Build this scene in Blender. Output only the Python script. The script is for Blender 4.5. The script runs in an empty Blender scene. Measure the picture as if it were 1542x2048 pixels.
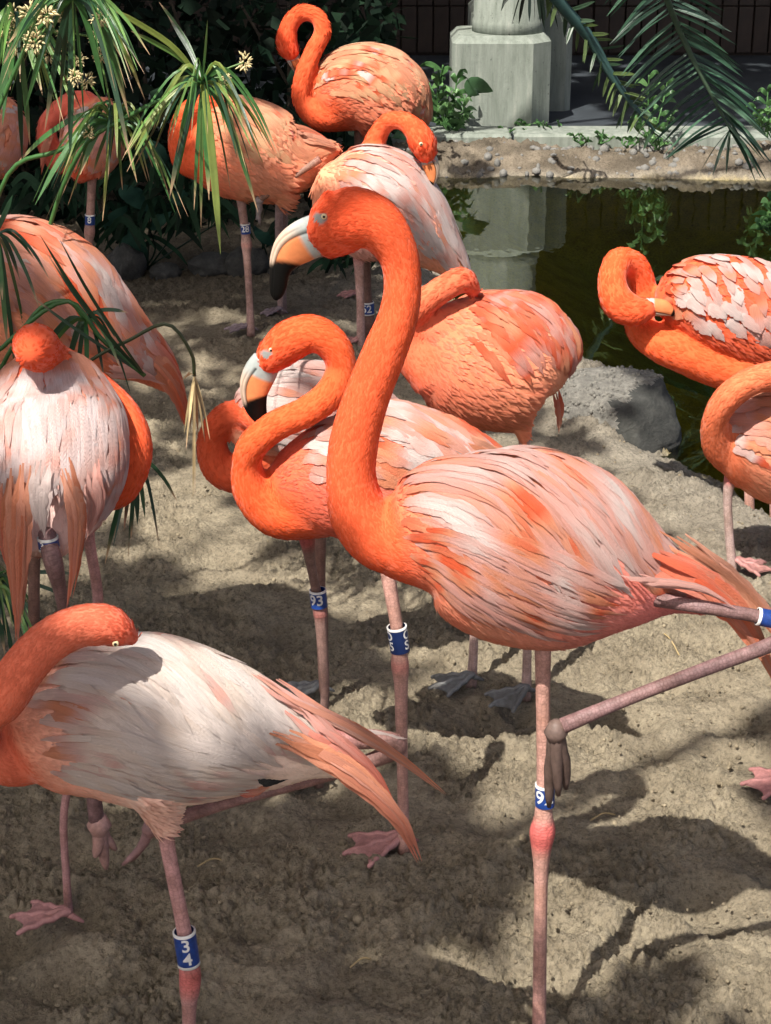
import bpy, bmesh, math, random
import numpy as np
from mathutils import Vector, Matrix

random.seed(7); RNG = np.random.default_rng(7)
SC = bpy.context.scene
COL = SC.collection
R = math.radians

# ------------------------------------------------------------------ camera, sky, sun, exposure
CW, CH, FPX, TILT, CAMH = 1542, 2048, 3762.0, R(22.0), 1.59
cam = bpy.data.cameras.new('camera'); camo = bpy.data.objects.new('camera', cam); COL.objects.link(camo)
camo.location = (0, 0, CAMH); camo.rotation_euler = (R(90) - TILT, 0, 0)
cam.sensor_fit = 'VERTICAL'; cam.sensor_height = 24.0; cam.lens = 24.0 * FPX / CH
cam.clip_start = 0.05; cam.clip_end = 500
SC.camera = camo

SUND = np.array([0.30, 0.50, -0.81]); SUND /= np.linalg.norm(SUND)      # direction the light travels
world = bpy.data.worlds.new('World'); SC.world = world; world.use_nodes = True
wn = world.node_tree; bg = wn.nodes['Background']
sky = wn.nodes.new('ShaderNodeTexSky'); sky.sky_type = 'NISHITA'; sky.sun_disc = False; sky.air_density = 0.55; sky.dust_density = 6.0; sky.ozone_density = 0.3
sky.sun_elevation = math.asin(-SUND[2]); sky.sun_rotation = math.atan2(-SUND[0], -SUND[1])
wn.links.new(sky.outputs[0], bg.inputs[0]); bg.inputs[1].default_value = 0.115
sl = bpy.data.lights.new('sun', 'SUN'); sl.energy = 4.3; sl.angle = R(0.53); sl.color = (1.0, 0.95, 0.86)
so = bpy.data.objects.new('sun', sl); COL.objects.link(so)
so.rotation_euler = Vector(SUND.tolist()).to_track_quat('-Z', 'Y').to_euler()
so.location = (-3, -5, 9)
SC.view_settings.view_transform = 'Standard'; SC.view_settings.look = 'None'
SC.view_settings.exposure = 1.02; SC.view_settings.gamma = 1.0
SC.cycles.max_bounces = 6; SC.cycles.transparent_max_bounces = 12
SC.cycles.diffuse_bounces = 3; SC.cycles.glossy_bounces = 3; SC.cycles.caustics_reflective = False; SC.cycles.caustics_refractive = False

# ------------------------------------------------------------------ geometry helpers
CAM = np.array([0, 0, CAMH]); FWD = np.array([0, math.cos(TILT), -math.sin(TILT)]); UPV = np.array([0, math.sin(TILT), math.cos(TILT)])
def ray(px, py):
    return FWD + np.array([1.0, 0, 0]) * (px - CW / 2) / FPX - UPV * (py - CH / 2) / FPX
def at(px, py, Y):
    d = ray(px, py); return CAM + d * (Y / d[1])
def gnd(px, py, z=0.0):
    d = ray(px, py); return CAM + d * ((z - CAMH) / d[2])
def pxm(P):
    return float((np.asarray(P) - CAM) @ FWD) / FPX          # metres in one picture pixel at P
def norm(v):
    v = np.asarray(v, float); return v / (np.linalg.norm(v, axis=-1, keepdims=True) + 1e-12)
def catmull(pts, n):
    """n samples along a Catmull-Rom curve through rows of pts (any number of columns)."""
    p = np.asarray(pts, float)
    if len(p) == 2: return p[0] + (p[1] - p[0]) * np.linspace(0, 1, n)[:, None]
    q = np.vstack([2 * p[0] - p[1], p, 2 * p[-1] - p[-2]])
    t = np.linspace(0, len(p) - 1 - 1e-9, n); i = t.astype(int); f = (t - i)[:, None]
    a, b, c, d = q[i], q[i + 1], q[i + 2], q[i + 3]
    return 0.5 * (2 * b + (c - a) * f + (2 * a - 5 * b + 4 * c - d) * f ** 2 + (3 * b - a - 3 * c + d) * f ** 3)
def sstep(a, b, x):
    t = np.clip((x - a) / (b - a), 0, 1); return t * t * (3 - 2 * t)

class Geo:
    def __init__(s): s.v = []; s.f = []; s.c = []; s.m = []; s.uv = []; s.n = 0
    def add(s, v, f, c=(1, 1, 1), m=0, uv=None):
        v = np.asarray(v, float); c = np.asarray(c, float)
        if c.ndim == 1: c = np.tile(c[:3], (len(v), 1))
        s.v.append(v); s.c.append(c[:, :3]); s.uv.append(np.zeros((len(v), 2)) if uv is None else np.asarray(uv, float))
        s.f += [tuple(int(i) + s.n for i in q) for q in f]; s.m += [m] * len(f); s.n += len(v)
        return s
    def mesh(s, name, mats, origin=(0, 0, 0), smooth=True):
        v = np.vstack(s.v) - np.asarray(origin); me = bpy.data.meshes.new(name)
        me.from_pydata(v.tolist(), [], s.f)
        a = me.attributes.new('Col', 'FLOAT_COLOR', 'POINT'); c = np.ones((len(v), 4)); c[:, :3] = np.vstack(s.c)
        a.data.foreach_set('color', c.ravel())
        a = me.attributes.new('fuv', 'FLOAT_VECTOR', 'POINT'); c = np.zeros((len(v), 3)); c[:, :2] = np.vstack(s.uv)
        a.data.foreach_set('vector', c.ravel())
        for m in (mats if isinstance(mats, (list, tuple)) else [mats]): me.materials.append(m)
        me.polygons.foreach_set('material_index', np.array(s.m, dtype=np.int32))
        if smooth: me.polygons.foreach_set('use_smooth', np.ones(len(s.f), dtype=bool))
        me.update(); return me
    def build(s, name, mats, parent=None, smooth=True, origin=None):
        o = np.array(parent['_o']) if parent is not None and '_o' in parent else (np.zeros(3) if origin is None else np.asarray(origin))
        ob = bpy.data.objects.new(name, s.mesh(name, mats, o, smooth)); COL.objects.link(ob)
        if parent is not None: ob.parent = parent; ob['_o'] = list(map(float, o))
        else: ob.location = o; ob['_o'] = list(map(float, o))
        return ob

def thing(name, label, cat, loc, group=None):
    e = bpy.data.objects.new(name, None); COL.objects.link(e); e.location = loc; e.empty_display_size = 0.05
    e['label'] = label; e['category'] = cat; e['_o'] = [float(x) for x in loc]
    if group: e['group'] = group
    return e
def tag(o, label, cat, group=None):
    o['label'] = label; o['category'] = cat
    if group: o['group'] = group
    return o
def structure(o): o['kind'] = 'structure'; return o
def stuff(o): o['kind'] = 'stuff'; return o

def ring_faces(n, m, cap=True):
    f = []
    for i in range(n - 1):
        for j in range(m):
            k = (j + 1) % m; f.append((i * m + j, i * m + k, (i + 1) * m + k, (i + 1) * m + j))
    if cap: f.append(tuple(reversed(range(m)))); f.append(tuple((n - 1) * m + j for j in range(m)))
    return f
def frames(C):
    T = np.gradient(C, axis=0); T = norm(T)
    N = np.zeros_like(T); ref = np.array([0, 1.0, 0]) if abs(T[0][1]) < 0.9 else np.array([1.0, 0, 0])
    n = norm(np.cross(T[0], ref))
    for i in range(len(T)):
        n = norm(n - T[i] * (n @ T[i])); N[i] = n
    return T, N, np.cross(T, N)
def tube(C, r, m=10, cap=True, roundcap=False):
    C = np.asarray(C, float); r = np.broadcast_to(np.asarray(r, float), (len(C),)).copy()
    T, N, B = frames(C)
    if roundcap:
        e = r[-1]; s = r[0]
        C = np.vstack([C[0] - T[0] * s * .85, C[0] - T[0] * s * .5, C, C[-1] + T[-1] * e * .5, C[-1] + T[-1] * e * .85])
        r = np.concatenate([[s * .35, s * .8], r, [e * .8, e * .35]])
        N = np.vstack([N[:1], N[:1], N, N[-1:], N[-1:]]); B = np.vstack([B[:1], B[:1], B, B[-1:], B[-1:]])
    a = np.linspace(0, 2 * math.pi, m, endpoint=False)
    V = C[:, None] + r[:, None, None] * (N[:, None] * np.cos(a)[None, :, None] + B[:, None] * np.sin(a)[None, :, None])
    return V.reshape(-1, 3), ring_faces(len(C), m, cap)
def box(lo, hi):
    x0, y0, z0 = lo; x1, y1, z1 = hi
    v = [(x0, y0, z0), (x1, y0, z0), (x1, y1, z0), (x0, y1, z0), (x0, y0, z1), (x1, y0, z1), (x1, y1, z1), (x0, y1, z1)]
    return v, [(3, 2, 1, 0), (4, 5, 6, 7), (0, 1, 5, 4), (1, 2, 6, 5), (2, 3, 7, 6), (3, 0, 4, 7)]

# value noise in numpy (2-D), used for the ground relief
def vnoise(x, y, seed=0):
    xi = np.floor(x).astype(np.int64); yi = np.floor(y).astype(np.int64); xf = x - xi; yf = y - yi
    def h(a, b):
        n = (a * 374761393 + b * 668265263 + seed * 974711) & 0x7fffffff
        n = ((n ^ (n >> 13)) * 1274126177) & 0x7fffffff; return ((n ^ (n >> 16)) & 0xffff) / 65535.0
    u = xf * xf * (3 - 2 * xf); w = yf * yf * (3 - 2 * yf)
    return (h(xi, yi) * (1 - u) + h(xi + 1, yi) * u) * (1 - w) + (h(xi, yi + 1) * (1 - u) + h(xi + 1, yi + 1) * u) * w

# ------------------------------------------------------------------ materials
def mat(name):
    m = bpy.data.materials.new(name); m.use_nodes = True; nt = m.node_tree
    return m, nt, nt.nodes['Principled BSDF'], nt.nodes['Material Output']
def nd(nt, typ, **kw):
    n = nt.nodes.new(typ)
    for k, v in kw.items():
        if k.startswith('i_'):
            key = k[2:]; key = int(key) if key.isdigit() else key
            n.inputs[key].default_value = v
        else: setattr(n, k, v)
    return n
def ramp(nt, fac, stops):
    r = nt.nodes.new('ShaderNodeValToRGB'); e = r.color_ramp.elements
    while len(e) < len(stops): e.new(0.5)
    for el, (p, c) in zip(e, stops): el.position = p; el.color = (*c, 1) if len(c) == 3 else c
    nt.links.new(fac, r.inputs[0]); return r
def mixc(nt, fac, a, b, mode='MIX'):
    m = nd(nt, 'ShaderNodeMix', data_type='RGBA', blend_type=mode)
    for s, v in ((0, fac), (6, a), (7, b)):
        if hasattr(v, 'is_linked') or hasattr(v, 'links'): nt.links.new(v, m.inputs[s])
        else: m.inputs[s].default_value = v if s == 0 else ((*v, 1) if len(v) == 3 else v)
    return m.outputs[2]
def bump(nt, b, h, strength, dist):
    n = nd(nt, 'ShaderNodeBump', i_Strength=strength, i_Distance=dist); nt.links.new(h, n.inputs['Height']); nt.links.new(n.outputs[0], b.inputs['Normal'])
    return n
def objcoord(nt, scale=None):
    tc = nd(nt, 'ShaderNodeTexCoord')
    if scale is None: return tc.outputs['Object']
    mp = nd(nt, 'ShaderNodeMapping'); mp.inputs['Scale'].default_value = scale; nt.links.new(tc.outputs['Object'], mp.inputs[0]); return mp.outputs[0]
def noise(nt, co, scale, detail=4, rough=0.6, out='Fac'):
    n = nd(nt, 'ShaderNodeTexNoise', i_Scale=scale, i_Detail=detail, i_Roughness=rough); nt.links.new(co, n.inputs['Vector']); return n.outputs[out]

def attr_material(name, rough, nscale, lo, hi, bstr, bdist, spec=0.3, sheen=0.0, bscale=None, sss=0.0, transl=0.0):
    """colour from the mesh's own pigment attribute, broken up by fine noise and relief"""
    m, nt, b, out = mat(name); at_ = nd(nt, 'ShaderNodeAttribute', attribute_name='Col'); co = objcoord(nt)
    nz = noise(nt, co, nscale, 5, 0.65); r = ramp(nt, nz, [(0.25, (lo,) * 3), (0.75, (hi,) * 3)])
    c = mixc(nt, 1.0, at_.outputs['Color'], r.outputs[0], 'MULTIPLY'); nt.links.new(c, b.inputs['Base Color'])
    b.inputs['Roughness'].default_value = rough; b.inputs['Specular IOR Level'].default_value = spec
    if sheen: b.inputs['Sheen Weight'].default_value = sheen; b.inputs['Sheen Roughness'].default_value = 0.5
    if bstr: bump(nt, b, noise(nt, co, bscale or nscale * 2, 4, 0.7), bstr, bdist)
    if transl:
        t = nd(nt, 'ShaderNodeBsdfTranslucent'); nt.links.new(c, t.inputs[0]); mx = nd(nt, 'ShaderNodeMixShader', i_0=transl)
        nt.links.new(b.outputs[0], mx.inputs[1]); nt.links.new(t.outputs[0], mx.inputs[2]); nt.links.new(mx.outputs[0], out.inputs[0])
    return m

M = {}
M['plumage'] = attr_material('plumage', 0.85, 90, 0.93, 1.06, 0.3, 0.003, spec=0.08, sheen=0.15, bscale=170)
M['skin'] = attr_material('leg_skin', 0.55, 110, 0.5, 1.3, 0.9, 0.004, spec=0.3, bscale=210)
def scute_skin():
    m = attr_material('leg_skin', 0.55, 110, 0.6, 1.25, 0, 0, spec=0.3); nt = m.node_tree; b = nt.nodes['Principled BSDF']
    fu = nd(nt, 'ShaderNodeAttribute', attribute_name='fuv'); v = nd(nt, 'ShaderNodeTexVoronoi', voronoi_dimensions='2D', feature='DISTANCE_TO_EDGE', i_Scale=1.0, i_Randomness=0.6); nt.links.new(fu.outputs['Vector'], v.inputs['Vector'])
    r = ramp(nt, v.outputs['Distance'], [(0.0, (0.80,) * 3), (0.16, (1.04,) * 3)]); src = b.inputs['Base Color'].links[0].from_socket
    mud = noise(nt, objcoord(nt), 16, 5, 0.7); r2 = ramp(nt, mud, [(0.42, (1, 1, 1)), (0.72, (0.62, 0.56, 0.48))])
    c = mixc(nt, 1.0, src, r.outputs[0], 'MULTIPLY'); c = mixc(nt, 1.0, c, r2.outputs[0], 'MULTIPLY'); nt.links.new(c, b.inputs['Base Color'])
    mth = nd(nt, 'ShaderNodeMath', operation='MINIMUM'); nt.links.new(v.outputs['Distance'], mth.inputs[0]); mth.inputs[1].default_value = .2
    bump(nt, b, mth.outputs[0], 0.5, 0.003); return m
M['skin'] = scute_skin()
M['bill'] = attr_material('bill_horn', 0.45, 60, 0.8, 1.1, 0.15, 0.002, spec=0.14)
M['down'] = attr_material('down_feather', 0.9, 60, 0.85, 1.1, 0, 0, spec=0.08, transl=0.25)
M['leaf'] = attr_material('leaf', 0.38, 25, 0.7, 1.25, 0.25, 0.003, spec=0.5, transl=0.25)
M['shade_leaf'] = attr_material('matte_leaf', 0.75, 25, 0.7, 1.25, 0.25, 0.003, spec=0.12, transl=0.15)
M['dry'] = attr_material('dry_leaf', 0.7, 40, 0.6, 1.2, 0.3, 0.003, spec=0.2, transl=0.15)
M['attr'] = attr_material('plain_pigment', 0.6, 40, 0.85, 1.1, 0.2, 0.002)

def feather_material():
    m, nt, b, out = mat('vaned_feather'); at_ = nd(nt, 'ShaderNodeAttribute', attribute_name='Col')
    fu = nd(nt, 'ShaderNodeAttribute', attribute_name='fuv'); mp = nd(nt, 'ShaderNodeMapping'); mp.inputs['Scale'].default_value = (3, 30, 1)
    oi = nd(nt, 'ShaderNodeObjectInfo'); nt.links.new(fu.outputs['Vector'], mp.inputs[0])
    ad = nd(nt, 'ShaderNodeVectorMath', operation='ADD'); nt.links.new(mp.outputs[0], ad.inputs[0]); nt.links.new(oi.outputs['Random'], ad.inputs[1])
    sc = nd(nt, 'ShaderNodeVectorMath', operation='SCALE'); nt.links.new(oi.outputs['Random'], sc.inputs[0]); sc.inputs['Scale'].default_value = 37
    nt.links.new(sc.outputs[0], ad.inputs[1])
    nz = noise(nt, ad.outputs[0], 1.0, 4, 0.7); r = ramp(nt, nz, [(0.3, (0.78,) * 3), (0.7, (1.1,) * 3)])
    c = mixc(nt, 1.0, at_.outputs['Color'], r.outputs[0], 'MULTIPLY'); nt.links.new(c, b.inputs['Base Color'])
    b.inputs['Roughness'].default_value = 0.9; b.inputs['Specular IOR Level'].default_value = 0.06; b.inputs['Sheen Weight'].default_value = 0.12
    sx = nd(nt, 'ShaderNodeSeparateXYZ'); nt.links.new(fu.outputs['Vector'], sx.inputs[0])
    def mth(op, a, b_):
        n = nd(nt, 'ShaderNodeMath', operation=op)
        for i, v in enumerate((a, b_)):
            if hasattr(v, 'links'): nt.links.new(v, n.inputs[i])
            elif v is not None: n.inputs[i].default_value = v
        return n.outputs[0]
    ph = mth('ADD', mth('MULTIPLY', sx.outputs[0], 150.0), mth('MULTIPLY', mth('ABSOLUTE', mth('SUBTRACT', sx.outputs[1], .5), None), -95.0)); ph = mth('ADD', ph, mth('MULTIPLY', nz, 9.0)); wv = mth('SINE', ph, None); hh = mth('ADD', mth('MULTIPLY', wv, .35), nz)
    bump(nt, b, hh, 0.7, 0.0025)
    t = nd(nt, 'ShaderNodeBsdfTranslucent'); nt.links.new(c, t.inputs[0]); mx = nd(nt, 'ShaderNodeMixShader', i_0=0.22)
    nt.links.new(b.outputs[0], mx.inputs[1]); nt.links.new(t.outputs[0], mx.inputs[2]); nt.links.new(mx.outputs[0], out.inputs[0])
    return m
M['feather'] = feather_material()

def plain(name, col, rough=0.6, var=0.25, nscale=20, bstr=0.2, bdist=0.004, spec=0.3, metal=0):
    m, nt, b, out = mat(name); co = objcoord(nt); nz = noise(nt, co, nscale, 6, 0.65)
    r = ramp(nt, nz, [(0.3, tuple(x * (1 - var) for x in col)), (0.7, tuple(min(1, x * (1 + var)) for x in col))])
    nt.links.new(r.outputs[0], b.inputs['Base Color']); b.inputs['Roughness'].default_value = rough; b.inputs['Specular IOR Level'].default_value = spec
    if bstr: bump(nt, b, noise(nt, co, nscale * 3, 5, 0.7), bstr, bdist)
    return m
M['band'] = plain('band_plastic', (0.011, 0.04, 0.19), 0.45, 0.45, 90, 0.15, 0.001, 0.4)
M['band_dark'] = plain('band_plastic_dark', (0.01, 0.025, 0.10), 0.35, 0.1, 60, 0.05, 0.001, 0.5)
M['white'] = plain('white_plastic', (0.62, 0.62, 0.60), 0.5, 0.2, 110, 0.05, 0.001)
M['eye'] = plain('eye_yellow', (0.62, 0.50, 0.30), 0.15, 0.1, 300, 0, 0, 0.6)
M['black'] = plain('black', (0.008, 0.007, 0.007), 0.3, 0.2, 60, 0.1, 0.001, 0.4)
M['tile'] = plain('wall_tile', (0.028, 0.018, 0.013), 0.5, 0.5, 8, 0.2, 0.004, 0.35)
M['mortar'] = plain('wall_mortar', (0.048, 0.038, 0.032), 0.9, 0.3, 40, 0.3, 0.004, 0.1)
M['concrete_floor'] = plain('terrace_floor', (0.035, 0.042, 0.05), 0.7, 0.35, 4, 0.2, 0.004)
M['deck'] = plain('deck_concrete', (0.16, 0.15, 0.14), 0.9, 0.2, 6, 0.2, 0.004)
M['bark'] = plain('bark', (0.10, 0.075, 0.05), 0.9, 0.5, 12, 0.8, 0.02, 0.1)

def concrete():
    m, nt, b, out = mat('weathered_concrete'); co = objcoord(nt, (9, 9, 1.2)); c2 = objcoord(nt)
    st = noise(nt, co, 3.0, 6, 0.7); r = ramp(nt, st, [(0.3, (0.12, 0.14, 0.115)), (0.55, (0.205, 0.23, 0.20)), (0.8, (0.30, 0.31, 0.27))])
    pit = noise(nt, c2, 55, 3, 0.5); r2 = ramp(nt, pit, [(0.22, (0.25,) * 3), (0.34, (1,) * 3)])
    c = mixc(nt, 1.0, r.outputs[0], r2.outputs[0], 'MULTIPLY'); nt.links.new(c, b.inputs['Base Color']); b.inputs['Roughness'].default_value = 0.9
    bump(nt, b, noise(nt, c2, 70, 5, 0.7), 0.35, 0.006); return m
M['concrete'] = concrete()

def soil():
    m, nt, b, out = mat('sandy_soil'); co = objcoord(nt); at_ = nd(nt, 'ShaderNodeAttribute', attribute_name='Col')
    n1 = noise(nt, co, 9, 6, 0.7); n2 = noise(nt, co, 120, 5, 0.75)
    c1 = ramp(nt, n1, [(0.3, (0.225, 0.185, 0.128)), (0.5, (0.32, 0.27, 0.193)), (0.72, (0.43, 0.365, 0.262))])
    c2 = ramp(nt, n2, [(0.30, (0.40,) * 3), (0.48, (0.95,) * 3), (0.7, (1.2,) * 3)])
    c = mixc(nt, 1.0, c1.outputs[0], c2.outputs[0], 'MULTIPLY'); c = mixc(nt, 1.0, c, at_.outputs['Color'], 'MULTIPLY')
    nt.links.new(c, b.inputs['Base Color']); b.inputs['Roughness'].default_value = 0.95; b.inputs['Specular IOR Level'].default_value = 0.15
    bump(nt, b, noise(nt, co, 130, 6, 0.75), 1.0, 0.012); return m
M['soil'] = soil()
def rock(name, a, bcol, scale):
    m, nt, b, out = mat(name); co = objcoord(nt)
    n1 = noise(nt, co, scale, 8, 0.75); r = ramp(nt, n1, [(0.3, a), (0.7, bcol)]); nt.links.new(r.outputs[0], b.inputs['Base Color'])
    b.inputs['Roughness'].default_value = 0.9; bump(nt, b, noise(nt, co, scale * 4, 6, 0.75), 0.8, 0.012); return m
M['rock'] = rock('grey_rock', (0.10, 0.10, 0.095), (0.26, 0.25, 0.23), 14)
M['pebble'] = rock('pebbly_crust', (0.07, 0.067, 0.06), (0.30, 0.285, 0.25), 40)
M['darkrock'] = rock('dark_rock_face', (0.02, 0.022, 0.02), (0.075, 0.075, 0.068), 26)

def water():
    m, nt, b, out = mat('pond_water'); co = objcoord(nt)
    g = nd(nt, 'ShaderNodeBsdfGlossy'); g.inputs['Roughness'].default_value = 0.015; g.inputs[0].default_value = (0.95, 0.97, 0.93, 1)
    t = nd(nt, 'ShaderNodeBsdfTransparent'); t.inputs[0].default_value = (0.78, 0.86, 0.52, 1)
    fr = nd(nt, 'ShaderNodeFresnel', i_IOR=2.0); mx = nd(nt, 'ShaderNodeMixShader')
    bp = nd(nt, 'ShaderNodeBump', i_Strength=0.06, i_Distance=0.01); cm = objcoord(nt, (1.0, 0.45, 1))
    nt.links.new(noise(nt, cm, 16, 2, 0.5), bp.inputs['Height']); nt.links.new(bp.outputs[0], g.inputs['Normal']); nt.links.new(bp.outputs[0], fr.inputs['Normal'])
    nt.links.new(fr.outputs[0], mx.inputs[0]); nt.links.new(t.outputs[0], mx.inputs[1]); nt.links.new(g.outputs[0], mx.inputs[2]); nt.links.new(mx.outputs[0], out.inputs[0])
    nt.nodes.remove(b); return m
M['water'] = water()

# ------------------------------------------------------------------ the pond outline and the ground
WZ = -0.07
shore_px = [(862, 352), (872, 430), (885, 540), (905, 640), (990, 700), (1135, 722), (1230, 752), (1285, 850), (1335, 918), (1400, 962), (1470, 1002), (1542, 1040), (1700, 1120)]
SH = [gnd(x, y, WZ)[:2] for x, y in shore_px]
fy = gnd(1200, 352, WZ)[1]
POND = np.array([tuple(p) for p in SH] + [(3.2, 3.2), (7.0, 4.2), (7.0, fy + 0.1), (3.5, fy + 0.05), (1.6, fy - 0.05)])
def pond_sd(x, y):
    """signed distance to the pond's edge, negative inside"""
    d = np.full(x.shape, 1e9); inside = np.zeros(x.shape, bool); n = len(POND)
    for i in range(n):
        ax, ay = POND[i]; bx, by = POND[(i + 1) % n]; ex, ey = bx - ax, by - ay
        t = np.clip(((x - ax) * ex + (y - ay) * ey) / (ex * ex + ey * ey), 0, 1)
        d = np.minimum(d, np.hypot(x - ax - t * ex, y - ay - t * ey))
        c = ((ay > y) != (by > y)) & (x < (bx - ax) * (y - ay) / (by - ay + 1e-12) + ax); inside ^= c
    return np.where(inside, -d, d)
LEDGE_Y = gnd(1200, 284)[1]
def ground_z(x, y):
    sd = pond_sd(x, y) + 0.05 * (vnoise(x * 5, y * 5, 3) - .5)
    z = np.where(sd > 0, WZ + 0.07 * sstep(-0.02, 0.16, sd), WZ - 0.30 * sstep(0.0, 0.9, -sd) - 0.03 * sstep(0, .06, -sd))
    z = z + 0.030 * (vnoise(x * 2.3, y * 2.3, 1) - .5) * sstep(0.0, .3, sd)
    far = sstep(fy - 0.3, fy + 0.05, y)
    z = z - far * sstep(.2, .6, sd) * 0.03
    return z, sd, far
def clods(x, y):
    a = vnoise(x * 21 + y * 7, y * 21, 5); b = vnoise(x * 58 + 6 * a, y * 78 + 4 * a, 6); c = vnoise(x * 100 + 3 * b, y * 130, 8); d = vnoise(x * 6, y * 7, 9); e = vnoise(x * 210, y * 190, 10)
    big = .18 + 1.05 * sstep(.32, .68, d)
    return 0.016 * (a - .5) + big * (0.010 * np.abs(2 * b - 1) ** .8 + 0.015 * np.abs(2 * c - 1)) + 0.008 * (e - .5)

def make_ground():
    rows = [1.55 * (9.5 / 1.55) ** (i / 930.0) for i in range(931)]; rows = [r for r in rows if r < LEDGE_Y + .15]
    ys = np.array(rows); ts = np.linspace(-0.24, 0.24, 400); ts = np.concatenate([np.linspace(-1.6, -.55, 16), np.linspace(-.5, -.2445, 24), ts, np.linspace(.2445, .5, 24), np.linspace(.55, 1.6, 16)])
    Yg, Tg = np.meshgrid(ys, ts, indexing='ij'); Xg = Tg * (Yg + 0.6)
    z, sd, far = ground_z(Xg, Yg)
    amp = (1 + .35 * far * sstep(-.1, .1, sd)) * sstep(-0.6, 0.05, sd)
    fine = clods(Xg, Yg) * amp; wide = np.abs(Tg) > 0.243
    z = z + np.where(wide, fine * .3, fine)
    hollow = np.zeros_like(z)                                  # trodden hollows and footprints
    for q in range(260):
        py_ = RNG.uniform(700, 2300); p = gnd(RNG.uniform(-150, 1700), py_); r_ = RNG.uniform(.03, .075); i0, i1 = np.searchsorted(ys, [p[1] - 2.5 * r_, p[1] + 2.5 * r_])
        if i1 <= i0: continue
        dx = (Xg[i0:i1] - p[0]) / (r_ * RNG.uniform(.9, 1.8)); dy_ = (Yg[i0:i1] - p[1]) / r_; q2 = dx ** 2 + dy_ ** 2; hollow[i0:i1] += -RNG.uniform(.006, .018) * np.exp(-q2) + .006 * np.exp(-(np.sqrt(q2) - 1.3) ** 2 * 8)
    z = z + hollow * sstep(.05, .2, sd)
    V = np.stack([Xg, Yg, z], -1).reshape(-1, 3); nr, nc = Xg.shape
    idx = np.arange(nr * nc).reshape(nr, nc)
    F = np.stack([idx[:-1, :-1], idx[:-1, 1:], idx[1:, 1:], idx[1:, :-1]], -1).reshape(-1, 4)
    # pigment: damp olive under water, grey stone-dust bank, pale rubble on the far bank
    c = np.ones((nr, nc, 3)); w = sstep(0.03, -0.10, sd)[..., None]; w = w * (1 - .8 * far[..., None] * sstep(-.5, -.1, sd)[..., None]); c = c * (1 - w) + w * (np.array([1.5, 1.35, .18]) * sstep(-1.0, -.1, sd)[..., None] + np.array([.40, .72, .28]) * (1 - sstep(-1.0, -.1, sd)[..., None]))
    bank = (sstep(0.75, 0.1, sd) * sstep(-.05, .02, sd))[..., None]; c = c * (1 - bank) + bank * np.array([0.95, 1.0, 1.12])
    f3 = (far * sstep(-.02, .05, sd))[..., None]; c = c * (1 - f3) + f3 * np.array([0.58, 0.57, 0.60]) * (.55 + .75 * vnoise(Xg * 11, Yg * 17, 77))[..., None]
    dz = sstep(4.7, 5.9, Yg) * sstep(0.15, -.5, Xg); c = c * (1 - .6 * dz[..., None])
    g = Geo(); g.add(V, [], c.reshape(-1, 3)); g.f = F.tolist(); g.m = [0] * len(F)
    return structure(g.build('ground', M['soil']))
make_ground()
g = Geo(); e = 80.0; x0, x1, y0, y1 = -1.9, 1.9, .72, LEDGE_Y
g.add([(-e, -e, -.9), (e, -e, -.9), (e, e, -.9), (-e, e, -.9)], [(0, 1, 2, 3)], (.8, .8, .7))
structure(g.build('distant_ground', M['soil'], smooth=False))
g = Geo()   # near ground beside and behind the camera
def sheet(xa, xb, ya, yb, z, n=24):
    xs = np.linspace(xa, xb, n); ys = np.linspace(ya, yb, n); X, Y = np.meshgrid(xs, ys); idx = np.arange(n * n).reshape(n, n)
    F = np.stack([idx[:-1, :-1], idx[:-1, 1:], idx[1:, 1:], idx[1:, :-1]], -1).reshape(-1, 4)
    return np.stack([X, Y, z + .03 * vnoise(X * 2, Y * 2, 4)], -1).reshape(-1, 3), F.tolist()
for a in ((-40, 40, -40, 1.56),):
    v, f = sheet(*a, -.045); g.add(v, f, (1, 1, 1))
v, f = sheet(-40, -3.6, 1.58, 40, -.045); g.add(v, f)
structure(g.build('path_ground', M['soil']))
g = Geo(); n = 2
g.add([(-0.3, 2.6, WZ), (9, 2.6, WZ), (9, fy + .6, WZ), (-0.3, fy + .6, WZ)], [(0, 1, 2, 3)])
structure(g.build('pond_water', M['water'], smooth=False))

# ------------------------------------------------------------------ the terrace, tiled wall, deck and column
def bevel_block(lo, hi, ch, top, cl=None):
    """block with chamfered vertical corners and a bevelled top edge"""
    (x0, y0, z0), (x1, y1, z1) = lo, hi
    l = ch if cl is None else cl
    def oct_(i, c): return [(x0 + i + l, y0 + i), (x1 - i - c, y0 + i), (x1 - i, y0 + i + c), (x1 - i, y1 - i - c), (x1 - i - c, y1 - i), (x0 + i + l, y1 - i), (x0 + i, y1 - i - l), (x0 + i, y0 + i + l)]
    V = [(*p, z0) for p in oct_(0, ch)] + [(*p, z1 - top) for p in oct_(0, ch)] + [(*p, z1) for p in oct_(top, ch)]
    return V, ring_faces(3, 8)
PY = gnd(980, 268)[1]; FZ = 0.03
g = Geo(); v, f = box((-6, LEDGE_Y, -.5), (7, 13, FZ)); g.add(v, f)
structure(g.build('terrace_floor', M['concrete_floor'], smooth=False))
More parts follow.
